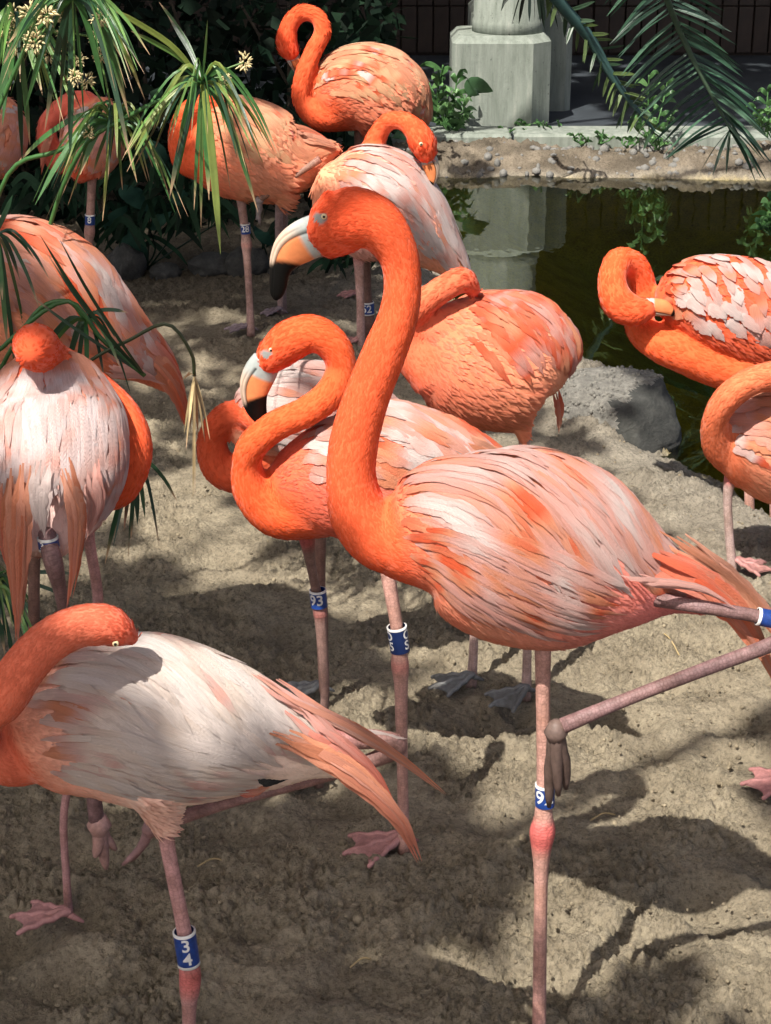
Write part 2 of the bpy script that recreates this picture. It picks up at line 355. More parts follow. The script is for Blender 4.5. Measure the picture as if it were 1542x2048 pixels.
# pale kerb along the terrace edge, in blocks
kerb = thing('terrace_kerb', 'pale concrete kerb along the far edge of the pond', 'kerb', (1, LEDGE_Y, 0))
xk = -1.2; kk = 0
while xk < 4.2:
    w = 0.55 + .25 * random.random(); g = Geo()
    v, f = bevel_block((xk, LEDGE_Y - .05 - .02 * random.random(), -.12), (xk + w - .012, LEDGE_Y + .16, FZ + .012 + .012 * random.random()), .012, .012); g.add(v, f)
    g.build('kerb_block', M['concrete'], kerb, smooth=False); xk += w
WY = gnd(800, 112, FZ)[1]
wall = thing('tiled_wall', 'dark brown wall of tall narrow tiles behind the column', 'wall', (0, WY, FZ))
g = Geo(); v, f = box((-5, WY + .02, FZ - .2), (5.5, WY + .3, 3.0)); g.add(v, f); g.build('backing', M['mortar'], wall, smooth=False)
tw, th = 0.088, 0.255
tm = []
for q in range(3):
    g = Geo(); v, f = bevel_block((0, 0, 0), (tw - .007, .024, th - .007), .003, .003); g.add(v, f); tm.append(g.mesh('tile', M['tile'], smooth=False))
nt_ = 0
for r_ in range(3):
    for i in range(-26, 40):
        o = bpy.data.objects.new('tile', tm[(i + r_) % 3]); COL.objects.link(o); o.parent = wall
        o.location = (i * tw + .004 * random.random(), -.004 - .008 * random.random(), r_ * th + .02); o.rotation_euler = (R(random.uniform(-1, 1)), R(random.uniform(-.3, .3)), R(random.uniform(-1.2, 1.2)))
g = Geo(); v, f = box((-8, LEDGE_Y + .55, 2.5), (8, 14, 2.8)); g.add(v, f)
tag(g.build('deck', M['deck'], smooth=False), 'concrete deck overhead that shades the tiled wall', 'deck')
# pedestal and column
px0, px1 = at(903, 265, PY)[0], at(1100, 265, PY)[0]
zt = at(980, 72, PY + .03)[2]
col = thing('column', 'grey concrete column on a chamfered pedestal beside the pond', 'column', ((px0 + px1) / 2, PY, FZ))
g = Geo(); v, f = bevel_block((px0, PY, FZ - .02), (px1, PY + .40, zt), .085, .03, .02); g.add(v, f); g.build('pedestal', M['concrete'], col, smooth=False)
xb0, xb1 = px0 + .10, at(1141, 200, PY + .42)[0]
g = Geo(); v, f = bevel_block((xb0, PY + .405, FZ - .02), (xb1, PY + .85, zt + .075), .03, .03); g.add(v, f); g.build('rear_pedestal', M['concrete'], col, smooth=False)
cx = at(1017, 60, PY + .2)[0]; g = Geo()
zz = np.array([zt - .01, zt + .05, zt + .06, 2.5]); v, f = tube([(cx, PY + .21, z) for z in zz], [.165, .163, .158, .158], 40); g.add(v, f)
ob = g.build('shaft', M['concrete'], col, smooth=True)

# ------------------------------------------------------------------ flamingos
ORANGE = np.array([0.76, 0.118, 0.042]); DEEP = np.array([0.66, 0.065, 0.028]); PEACH = np.array([0.77, 0.30, 0.165]); PINK = np.array([0.75, 0.37, 0.31]); WHITE = np.array([0.76, 0.62, 0.585]); CORAL = np.array([0.70, 0.15, 0.10])
def sections(rows, Y0, n):
    """rows (px, py, dy, a, b): spine point, half height and half width in picture pixels -> metric arrays"""
    r = catmull(rows, n); r[:, 3:] = np.maximum(r[:, 3:], 1.0)
    C = np.array([at(x, y, Y0 + d) for x, y, d in r[:, :3]]); k = np.array([pxm(c) for c in C])
    T = norm(np.gradient(C, axis=0)); N = norm(np.stack([-T[:, 2], np.zeros(n), T[:, 0]], -1))   # in the vertical picture-parallel plane
    B = np.cross(T, N); B = np.where((B[:, 1] > 0)[:, None], -B, B)
    return C, T, N, B, r[:, 3] * k, r[:, 4] * k
class Body:
    def __init__(s, rows, Y0, n=60): s.C, s.T, s.N, s.B, s.a, s.b = sections(rows, Y0, n); s.n = n
    def at(s, u, phi, off=0.0):
        u = np.clip(np.asarray(u, float), 0, 1) * (s.n - 1); i = np.minimum(u.astype(int), s.n - 2); f = u - i
        def L(A): return A[i] * (1 - f)[..., None] + A[i + 1] * f[..., None] if A.ndim == 2 else A[i] * (1 - f) + A[i + 1] * f
        C, N, B, a, b = L(s.C), norm(L(s.N)), norm(L(s.B)), L(s.a), L(s.b); off = np.asarray(off, float)
        return C + N * ((a + off) * np.cos(phi))[..., None] + B * ((b + off) * np.sin(phi))[..., None]
    def shell(s, m=28):
        a = np.linspace(0, 2 * math.pi, m, endpoint=False)
        V = s.C[:, None] + s.N[:, None] * (s.a[:, None] * np.cos(a))[..., None] + s.B[:, None] * (s.b[:, None] * np.sin(a))[..., None]
        return V.reshape(-1, 3), ring_faces(s.n, m)
def neckline(rows, Y0, n=90):
    r = catmull(rows, n); C = np.array([at(x, y, Y0 + d) for x, y, d in r[:, :3]]); return C, r[:, 3] * np.array([pxm(c) for c in C])

def remesh(g, voxel, it=4):
    me = g.mesh('tmp', []); ob = bpy.data.objects.new('tmp', me); COL.objects.link(ob)
    md = ob.modifiers.new('r', 'REMESH'); md.mode = 'VOXEL'; md.voxel_size = voxel
    sm = ob.modifiers.new('s', 'SMOOTH'); sm.factor = 0.5; sm.iterations = it
    dg = bpy.context.evaluated_depsgraph_get(); ev = ob.evaluated_get(dg); m2 = ev.to_mesh()
    V = np.zeros(len(m2.vertices) * 3); m2.vertices.foreach_get('co', V); V = V.reshape(-1, 3)
    Nn = np.zeros(len(m2.vertices) * 3); m2.vertices.foreach_get('normal', Nn); Nn = Nn.reshape(-1, 3)
    F = np.array([tuple(p.vertices) if len(p.vertices) == 4 else tuple(p.vertices) + (p.vertices[-1],) for p in m2.polygons])
    ev.to_mesh_clear(); bpy.data.objects.remove(ob); bpy.data.meshes.remove(me)
    return V, Nn, F

def nearest(P, Q, chunk=4000):
    idx = np.zeros(len(P), int); dist = np.zeros(len(P))
    for i in range(0, len(P), chunk):
        D = np.linalg.norm(P[i:i + chunk, None] - Q[None], axis=2); j = D.argmin(1); idx[i:i + chunk] = j; dist[i:i + chunk] = D[np.arange(len(j)), j]
    return idx, dist

def blade(C, S, Nm, w, cols, ridge=0.25, barb=0.0):
    """a vaned feather or leaf: centre line C, side vectors S, normals Nm, half widths w; 5 points across"""
    n = len(C); ac = np.array([-1, -.5, 0, .5, 1.0]); dz = np.array([-.16, .03, ridge, .03, -.16])
    V = C[:, None] + S[:, None] * (w[:, None] * ac)[..., None] + Nm[:, None] * (w[:, None] * dz * .6)[..., None]
    if barb: V[:, 0] += S * (w * barb * RNG.random(n) ** 2)[:, None]; V[:, 4] -= S * (w * barb * RNG.random(n) ** 2)[:, None]
    F = [(i * 5 + j, i * 5 + j + 1, (i + 1) * 5 + j + 1, (i + 1) * 5 + j) for i in range(n - 1) for j in range(4)]
    uv = np.stack(np.meshgrid(np.linspace(0, 1, n), np.linspace(0, 1, 5), indexing='ij'), -1).reshape(-1, 2)
    return V.reshape(-1, 3), F, np.repeat(cols, 5, 0) if len(cols) == n else cols, uv

def web_foot(g, P, ang, L, c, k=1.0):
    """webbed foot standing at P, middle toe along ang"""
    P = np.array(P); tips = []
    for da, l in ((-0.55, .88), (0, 1.0), (0.55, .88)):
        d = np.array([math.cos(ang + da), math.sin(ang + da), 0]); t = np.linspace(0, 1, 7)[:, None]
        C = P + d * L * l * t + np.array([0, 0, 1]) * (0.013 * (1 - t) + .006 + .004 * np.sin(t * 9) ** 2)
        v, f = tube(C, np.linspace(.0062, .0038, 7) * k, 7, roundcap=True); g.add(v, f, np.asarray(c) * 1.05, 1); tips.append(C)
    for A, Bq in ((tips[0], tips[1]), (tips[1], tips[2])):
        V = []; m = 6
        for i in range(7):
            for j in range(m):
                s = j / (m - 1); pull = 1 - .16 * math.sin(math.pi * s) * (i / 6) ** 2
                a = P + (A[i] - P) * pull; b = P + (Bq[i] - P) * pull; q = a * (1 - s) + b * s; q = q + np.array([0, 0, -.001 * math.sin(math.pi * s) + .0025 + .0012 * random.random()]); V.append(q)
        V = np.array(V); V2 = V - np.array([0, 0, .003]); n0 = len(V)
        F = [(i * m + j, (i + 1) * m + j, (i + 1) * m + j + 1, i * m + j + 1) for i in range(6) for j in range(m - 1)]
        g.add(np.vstack([V, V2]), F + [tuple(x + n0 for x in reversed(q)) for q in F], np.asarray(c) * .92, 1)
    d = -np.array([math.cos(ang), math.sin(ang), 0]); C = P + d * np.linspace(0, .022, 4)[:, None] + np.array([0, 0, .016]) - np.array([0, 0, .012]) * np.linspace(0, 1, 4)[:, None]
    v, f = tube(C, [.006, .005, .004, .002], 6); g.add(v, f, c, 1)
def hanging_foot(g, P, tips, r, c):
    """folded, dangling foot: knuckle at P, toes to the tips (list of points)"""
    v, f = tube([P + (0, 0, r * .5), P, P - (0, 0, r * .5)], [r * .95, r * 1.2, r * .95], 10, roundcap=True); g.add(v, f, np.asarray(c) * 1.1, 1)
    for tp in tips:
        C = catmull([P, P * .45 + tp * .55 + RNG.normal(0, .003, 3), tp], 8); v, f = tube(C, np.array([.8, .75, .62, .66, .55, .5, .4, .2]) * r, 8); g.add(v, f, c, 1)

FONT = {}
def digits(text, h):
    cu = bpy.data.curves.new('t', 'FONT'); cu.body = text; cu.size = h * 1.38; cu.align_x = 'CENTER'; cu.align_y = 'CENTER'; cu.offset = h * .025; cu.space_line = .82; cu.resolution_u = 5
    ob = bpy.data.objects.new('t', cu); COL.objects.link(ob); dg = bpy.context.evaluated_depsgraph_get(); m = bpy.data.meshes.new_from_object(ob.evaluated_get(dg))
    bm = bmesh.new(); bm.from_mesh(m); bmesh.ops.triangulate(bm, faces=bm.faces[:])
    bmesh.ops.subdivide_edges(bm, edges=[e_ for e_ in bm.edges if e_.calc_length() > h * .25], cuts=2, use_grid_fill=False); bmesh.ops.triangulate(bm, faces=bm.faces[:])
    V = np.array([v.co[:] for v in bm.verts]); F = [[v.index for v in f_.verts] for f_ in bm.faces]
    bm.free(); bpy.data.objects.remove(ob); bpy.data.curves.remove(cu); bpy.data.meshes.remove(m); return V, F
def leg_band(root, P, ax, r, h, text, turn=0.0, dark=False, two=False):
    """number ring round a leg at P with axis ax; digits are raised strips wrapped on the ring"""
    ax = norm(ax); ax = ax if ax[2] > 0 else -ax; fx = norm(np.cross(ax, [0, -1.0, 0])) * -1; fx = norm(np.array([1.0, 0, 0]) - ax * ax[0]); fr = np.cross(fx, ax)   # fr faces the camera
    if fr[1] > 0: fr = -fr
    a = np.linspace(0, 2 * math.pi, 32, endpoint=False); g = Geo(); rs = [(-.5, r * .9), (-.5, r), (.5, r), (.5, r * .9)]
    V = np.array([P + ax * (z * h) + (fr * math.cos(t) + fx * math.sin(t)) * q for z, q in rs for t in a]); F = ring_faces(4, 32, False) + [((3 * 32 + j), (3 * 32 + (j + 1) % 32), (j + 1) % 32, j) for j in range(32)]
    g.add(V, F); b = g.build('leg_band', M['band_dark' if dark else 'band'], root, smooth=False)
    b['label'] = 'blue number ring on the leg'
    for z in ((.5, -.5) if two else (.5,)):
        g = Geo(); s = 1 if z > 0 else -1
        V = np.array([P + ax * (z * h + s * dz) + (fr * math.cos(t) + fx * math.sin(t)) * q for dz, q in ((-.0030, r * 1.015), (.0004, r * 1.03), (.0004, r * .88)) for t in a]); g.add(V, ring_faces(3, 32, False)); g.build('rim', M['white'], b)
    if text:
        V, F = digits(text, h * (.36 if '\n' in text else .62)); g = Geo(); W = []
        for x, y, _ in V:
            t = x / r + turn; W.append(P + ax * y + (fr * math.cos(t) + fx * math.sin(t)) * (r * 1.012))
        g.add(np.array(W), F); g.build('number', M['white'], b, smooth=False)
def eye(root, P, r, mc='eye'):
    g = Geo(); a = np.linspace(0.05, math.pi - .05, 9); v, f = tube([P + np.array([0, 1, 0]) * r * .6 * -math.cos(t) for t in a], [r * math.sin(t) for t in a], 14); g.add(v, f); o = g.build('eye', M[mc], root)
    g = Geo(); v, f = tube([P + np.array([0, -r * .45, 0]), P + np.array([0, -r * .72, 0])], [r * .5, r * .42], 12); g.add(v, f); g.build('pupil', M['black'], o)

def make_bill(root, rows, Y0, flip=False, tipfrom=.62, gape=0.0):
    C, T, N, B, a, b = sections([(*r, ) for r in rows], Y0, 44); m = 96; ph = np.linspace(0, 2 * math.pi, m, endpoint=False)
    if flip: N = -N
    t = np.linspace(0, 1, 44)[:, None]; c = np.cos(ph)[None] + 0 * t; side = np.abs(np.sin(ph))[None] + 0 * t
    line = gape - .30 - .25 * sstep(.0, .45, t)
    groove = np.exp(-((c - line) / .085) ** 2) * side * (t > .12); groove2 = np.exp(-((c - line + .26) / .05) ** 2) * side * sstep(.15, .3, t) * sstep(.9, .6, t)
    sc = 1 - .10 * groove - .05 * groove2
    V = C[:, None] + (N[:, None] * (a[:, None] * np.cos(ph))[..., None] + B[:, None] * (b[:, None] * np.sin(ph))[..., None]) * sc[..., None]
    cream = np.array([.47, .385, .29]); grey = np.array([.34, .37, .36]); org = np.array([.66, .22, .085]); pk = np.array([.70, .42, .34]); blk = np.array([.003, .003, .003])
    up = sstep(.02, -.06, c - line)[..., None]; tt = t[..., None] + 0 * c[..., None]
    lowc = grey * 1.0 * (1 - sstep(.21, .25, tt)) + org * sstep(.21, .25, tt); upc = grey * (1 - sstep(.16, .34, tt)) + (cream * .75 + pk * .25) * sstep(.16, .34, tt)
    col_ = upc * up + lowc * (1 - up)
    gm = np.clip(groove + .8 * groove2, 0, 1)[..., None]; col_ = col_ * (1 - gm) + blk * 2 * gm
    edge = tipfrom - .05 * c[..., None] + .03 * up[..., 0][..., None]
    k = sstep(edge - .03, edge + .03, tt); col_ = col_ * (1 - k) + blk * k
    g = Geo(); g.add(V.reshape(-1, 3), ring_faces(44, m), col_.reshape(-1, 3)); o = g.build('bill', M['bill'], root); o['label'] = 'bent bill, pale at the base with a black tip'

def flamingo(label, foot, body, neck, Y0=None, bill=None, eyes=None, legs=(), bands=(), feet=(), hang=(), plumes=(), thighs=(), extra=(), voxel_px=6.5,
             drape=None, pal=None, bodycol=None, tuft=1.0, neckcol=None, face=()):
    fp = gnd(*foot); Y0 = fp[1] if Y0 is None else Y0; fp = np.array([fp[0], fp[1], 0.0])
    root = thing('flamingo', label, 'flamingo', fp, 'flamingos of the flock'); bd = Body(body, Y0); k0 = pxm(at(body[len(body) // 2][0], body[len(body) // 2][1], Y0))
    # --- fused body, neck and head
    g = Geo(); v, f = bd.shell(); g.add(v, f); NC, NR = neckline(neck, Y0); v, f = tube(NC, NR, 20, roundcap=True); g.add(v, f)
    for th_ in thighs:
        C, rr = neckline(th_, Y0, 16); v, f = tube(C, rr, 14); g.add(v, f)
    for ex in extra:
        C, rr = neckline(ex, Y0, 16); v, f = tube(C, rr, 14, roundcap=True); g.add(v, f)
    V, Nn, F = remesh(g, voxel_px * k0)
    ni, ndist = nearest(V, NC); dn = ndist / NR[ni]; si, _ = nearest(V, bd.C); u = si / (bd.n - 1.0); tn = ni / (len(NC) - 1.0)
    nw = sstep(1.75, 1.12, dn) * sstep(0.0, .10, tn + .02)
    upness = np.einsum('ij,ij->i', V - bd.C[si], bd.N[si]) / bd.a[si]
    bc = bodycol or (ORANGE, PEACH, PINK); t1 = sstep(.0, .42, u)[:, None]; t2 = sstep(.30, .9, u)[:, None]
    cb = bc[0] * (1 - t1) + bc[1] * t1; cb = cb * (1 - t2) + bc[2] * t2
    nz = (vnoise(V[:, 0] * 26 + V[:, 1] * 9, V[:, 2] * 26, 11) - .5)[:, None]; cb = cb * (1 + .3 * nz) ; cb = cb * (1 - .22 * (nz > .12)) + np.array(bc[0]) * .22 * (nz > .12)
    ncol = np.array(neckcol if neckcol is not None else ORANGE); nn = (vnoise(V[:, 0] * 60, V[:, 2] * 60 + V[:, 1] * 40, 12) - .5)[:, None]
    cn = ncol * (1 + .12 * nn) ; cn = cn * (1 - .35 * sstep(.72, .95, tn)[:, None]) + DEEP * 1.1 * .35 * sstep(.72, .95, tn)[:, None]
    Cc = np.clip(cb * (1 - nw[:, None]) + cn * nw[:, None], 0, .95)
    bare = np.zeros(len(V))
    for fx, fy2, fr in face:
        c3 = at(fx, fy2, Y0 - .02); dd = np.hypot(V[:, 0] - c3[0], V[:, 2] - c3[2]); wq = sstep(fr * k0 * 1.25, fr * k0 * .8, dd); bare = np.maximum(bare, wq); Cc = Cc * (1 - wq[:, None]) + np.array([.22, .22, .21]) * wq[:, None]
    G = Geo(); G.add(V, [], Cc); G.f = F.tolist(); G.f = [q if q[2] != q[3] else q[:3] for q in map(tuple, G.f)]; G.m = [0] * len(G.f)
    # --- bare legs and feet, in the same mesh
    for lg in legs:
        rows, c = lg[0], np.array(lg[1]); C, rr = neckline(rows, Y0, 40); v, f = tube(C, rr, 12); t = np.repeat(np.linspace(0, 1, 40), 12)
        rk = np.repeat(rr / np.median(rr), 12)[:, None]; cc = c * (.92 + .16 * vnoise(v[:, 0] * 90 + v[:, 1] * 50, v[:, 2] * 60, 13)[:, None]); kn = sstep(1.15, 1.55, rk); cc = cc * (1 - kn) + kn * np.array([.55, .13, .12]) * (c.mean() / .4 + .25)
        al = np.concatenate([[0], np.cumsum(np.linalg.norm(np.diff(C, axis=0), axis=1))]); G.add(v, f, np.clip(cc, 0, 1), 1, np.stack([np.repeat(al / .0045, 12), np.tile(np.abs(np.arange(12) - 6) * .75, 40)], 1))
    for ft in feet:
        (x, y), ang, L, c = ft; p = gnd(x, y); hx = p[0] + np.cos(R(ang)) * L * .5; hy = p[1] + np.sin(R(ang)) * L * .5; p[2] = max(0, float(ground_z(np.array([hx]), np.array([hy]))[0][0])) + .012; web_foot(G, p, R(ang), L, c)
    for hf in hang:
        P, tips, r, c = hf; P3 = at(P[0], P[1], Y0 + P[2]); hanging_foot(G, P3, [at(tx, ty, Y0 + td) for tx, ty, td in tips], r * pxm(P3), c)
    G.build('body', [M['plumage'], M['skin']], root)
    # --- short contour feathers over neck, breast and flank
    ctr = V[F].mean(1); cn_ = norm(Nn[F].mean(1)); Tn = -norm(np.gradient(NC, axis=0)); fi = F[:, 0]; w = nw[fi][:, None]
    flow = norm(Tn[ni[fi]] * w + (bd.T[si[fi]] + np.array([0, 0, -.35])) * (1 - w)); flow = norm(flow - cn_ * np.einsum('ij,ij->i', flow, cn_)[:, None])
    keep = np.arange(len(F)); facem = tn[fi] > .93; front = cn_[:, 1] < .45
    prob = np.where(w[:, 0] > .5, .55, .34) * tuft * (front * 1.0 + .12) * np.where(facem & (w[:, 0] > .5), .6, 1) * (bare[fi] < .2) * np.where((np.abs(upness[fi]) > 1.12) & (w[:, 0] < .3), .25, 1); sel = keep[RNG.random(len(F)) < prob]
    if len(sel):
        n = len(sel); P = ctr[sel]; D = flow[sel]; Nv = cn_[sel]; S = np.cross(D, Nv); ws = w[sel, 0]
        D = norm(D + S * RNG.normal(0, .22, n)[:, None]); S = np.cross(D, Nv)
        uu = u[fi][sel]; L = ((10 + 8 * RNG.random(n)) * ws + (13 + 12 * sstep(.05, .6, uu) + 9 * RNG.random(n)) * (1 - .55 * sstep(.66, .82, uu)) * (1 - ws)) * k0; Wd = L * (.15 + .06 * RNG.random(n)) * (1 - .05 * (1 - ws)); lift = (.008 + .034 * RNG.random(n)) * (1 + .9 * (1 - ws))
        P = P - Nv * (.25 * k0); a = P; bL = P + D * (L * .55)[:, None] + S * Wd[:, None] + Nv * (L * lift * .7)[:, None]; bR = P + D * (L * .55)[:, None] - S * Wd[:, None] + Nv * (L * lift * .7)[:, None]; mid = P + D * (L * .5)[:, None] + Nv * (L * (lift * .8 + .05))[:, None]; tip = P + D * L[:, None] + Nv * (L * (lift + .02))[:, None]
        vv = np.stack([a, bL, mid, bR, tip], 1).reshape(-1, 3); base = Cc[fi][sel]; var = (.94 + .12 * RNG.random(n))[:, None]; pale = base * (1 - .10 * (1 - ws))[:, None] + WHITE * (.10 * (1 - ws))[:, None]
        cc = np.stack([base * .92 * var, pale * var, base * var, pale * var, np.clip(pale * 1.12 * var, 0, .95)], 1).reshape(-1, 3); i = np.arange(n) * 5
        ff = np.vstack([np.stack([i, i + 1, i + 2], 1), np.stack([i, i + 2, i + 3], 1), np.stack([i + 1, i + 4, i + 2], 1), np.stack([i + 2, i + 4, i + 3], 1)])
        gt = Geo(); gt.add(vv, [], np.clip(cc, 0, .95)); gt.f = ff.tolist(); gt.m = [0] * len(ff); stuff(gt.build('contour_feathers', M['down'], root))
    # --- long feathers of the folded wing, each its own piece
    if drape:
        pals = pal or [(WHITE, 1), (PINK, 2), (PEACH, 1), (ORANGE, 1)]; pc = np.array([p for p, _ in pals]); pw = np.array([q for _, q in pals], float); pw /= pw.sum(); cum = np.cumsum(pw) - pw / 2; sd_ = int(RNG.integers(1, 999))
        def tint(us, ps, j):
            q = .55 * vnoise(us * 9 - ps * 2.2, ps * 2.6 + us * 2, sd_) + .45 * vnoise(us * 26 - ps * 6, ps * 2.4, sd_ + 1); q = np.clip((q - .5) * 1.45 + .5 + j + .45 * sstep(.30, .10, us), 0, 1)
            return np.stack([np.interp(q, cum, pc[:, c_]) for c_ in range(3)], -1)
        for (u0, u1, ph0, ph1, du, dph, nu, nph, wpx) in drape:
            for r_ in range(nph):
                fr = r_ / max(1, nph - 1); phr = ph1 + (ph0 - ph1) * fr       # lowest row first
                for q in range(nu):
                    uu = u0 + (u1 - u0) * (q + .5 * (r_ % 2) + RNG.normal(0, .18)) / nu; pp = R(phr + RNG.normal(0, 3.5)); L = 1 + RNG.normal(0, .10)
                    t = np.linspace(0, 1, 15); us = uu + du * L * t; ps = pp + R(dph) * L * (t ** 1.15) * (1 + RNG.normal(0, .12)); base_off = (.0012 + .0032 * fr + .0012 * RNG.random()) * (k0 / .00066) ** .5 - .006 * (1 - sstep(0, .22, t)) * (k0 / .00066) ** .5
                    over = np.clip(us - 1, 0, None); Cl = bd.at(us, ps, base_off + .004 * t ** 2 * (k0 / .00066) ** .5 * RNG.random()); tl = bd.T[-1]; Cl = Cl + tl * (over * (bd.n - 1) * np.linalg.norm(bd.C[-1] - bd.C[-2]))[:, None]
                    Tt = norm(np.gradient(Cl, axis=0)); ctrl = bd.at(us, ps, base_off + .02); Nm = norm(ctrl - bd.at(us, ps, base_off - .02)); Nm = norm(Nm - Tt * np.einsum('ij,ij->i', Nm, Tt)[:, None]); S = np.cross(Tt, Nm)
                    wv = wpx * k0 * (.75 + .5 * RNG.random()) * np.clip((.15 + .40 * sstep(0, .25, t) + .45 * np.sin(np.pi * t ** .8)) * np.clip((1 - t) * 4.2, 0, 1) ** .65, .04, 1)
                    cc = tint(us, ps, RNG.normal(0, .075) - .08 * t) * (.95 + .10 * RNG.random())
                    v, f, cc, uv = blade(Cl, S, Nm, wv, np.clip(cc, 0, .92), .10, .10 if du < .12 else .38); gg = Geo(); gg.add(v, f, cc, 0, uv); gg.build('wing_feather', M['feather'], root)
    # --- drooping tail plumes: several slender feathers to a spray
    for pl in plumes:
        rows, wpx, c0, c1, ncopy = pl; base = catmull(rows, 40)
        nn_ = 3 if wpx < 10 else 2 * ncopy + 2
        for q in range(nn_):
            e = 0 if nn_ == 1 else (q / (nn_ - 1.0) - .5) * 1.7 + RNG.normal(0, .12); a0 = RNG.uniform(0, .30); a1 = RNG.uniform(.72, 1.0) if abs(e) > .25 else RNG.uniform(.9, 1.0)
            s_ = np.linspace(a0, a1, 14); r = base[(s_ * 39).astype(int)].copy() * 1.0; ii = s_ * 39; i_ = np.minimum(ii.astype(int), 38); r = base[i_] * (1 - (ii - i_))[:, None] + base[i_ + 1] * (ii - i_)[:, None]
            tg = np.gradient(r[:, :2], axis=0); tg = tg / (np.linalg.norm(tg, axis=1, keepdims=True) + 1e-9); nr_ = np.stack([tg[:, 1], -tg[:, 0]], 1); r[:, :2] += nr_ * (e * wpx * .78 * (1 - .80 * s_ ** 1.3))[:, None]
            C = np.array([at(x, y, Y0 + d - .003 * q % 3 * .001 + RNG.normal(0, .0) - .004 * math.cos(e * 1.5)) for x, y, d in r]); C[:, 1] -= .003 * RNG.random(); t = np.linspace(0, 1, 14); C[:, 1] += .02 * (1 - sstep(0, .25, t))
            Tt = norm(np.gradient(C, axis=0)); S = norm(np.cross(Tt, norm(CAM - C) + RNG.normal(0, .22, 3))); Nm = np.cross(S, Tt); g0 = .25 + .75 * sstep(0, .3, t)
            wv = wpx * k0 * (.34 if wpx >= 10 else .6) * (.8 + .5 * RNG.random()) * g0 * np.clip((1 - t ** 3) * (.7 + .3 * np.sin(np.pi * t)), .03, 1); tc = sstep(0, 1, s_ + RNG.normal(0, .12))[:, None]; cc = (np.array(c0) * (1 - tc) + np.array(c1) * tc) * (.86 + .26 * RNG.random()); hl = RNG.random() * .22; cc = cc * (1 - hl) + WHITE * hl * (np.mean(c0) > .05)
            v, f, cc, uv = blade(C, S, Nm, wv, np.clip(cc, 0, .92), .12, .45); gg = Geo(); gg.add(v, f, cc, 0, uv); gg.build('tail_feather', M['feather'], root)
    if bill: make_bill(root, bill[0], Y0, **(bill[1] if len(bill) > 1 else {}))
    for x, y, d, r in (eyes or ()):
        P = at(x, y, Y0 + d); eye(root, P, r * pxm(P))
    for (x, y, d), (ax, ay), rp, hp, text, kw in bands:
        P = at(x, y, Y0 + d); k = pxm(P); leg_band(root, P, at(x, y - 20, Y0 + d) - at(x + ax, y - 20 + ay, Y0 + d), rp * k, hp * k, text, **kw)
    return root

LEGP = (.50, .28, .235); LEGD = (.19, .105, .085); LEGV = (.22, .13, .13); GREYF = (.17, .175, .175); FOOTP = (.40, .20, .19)
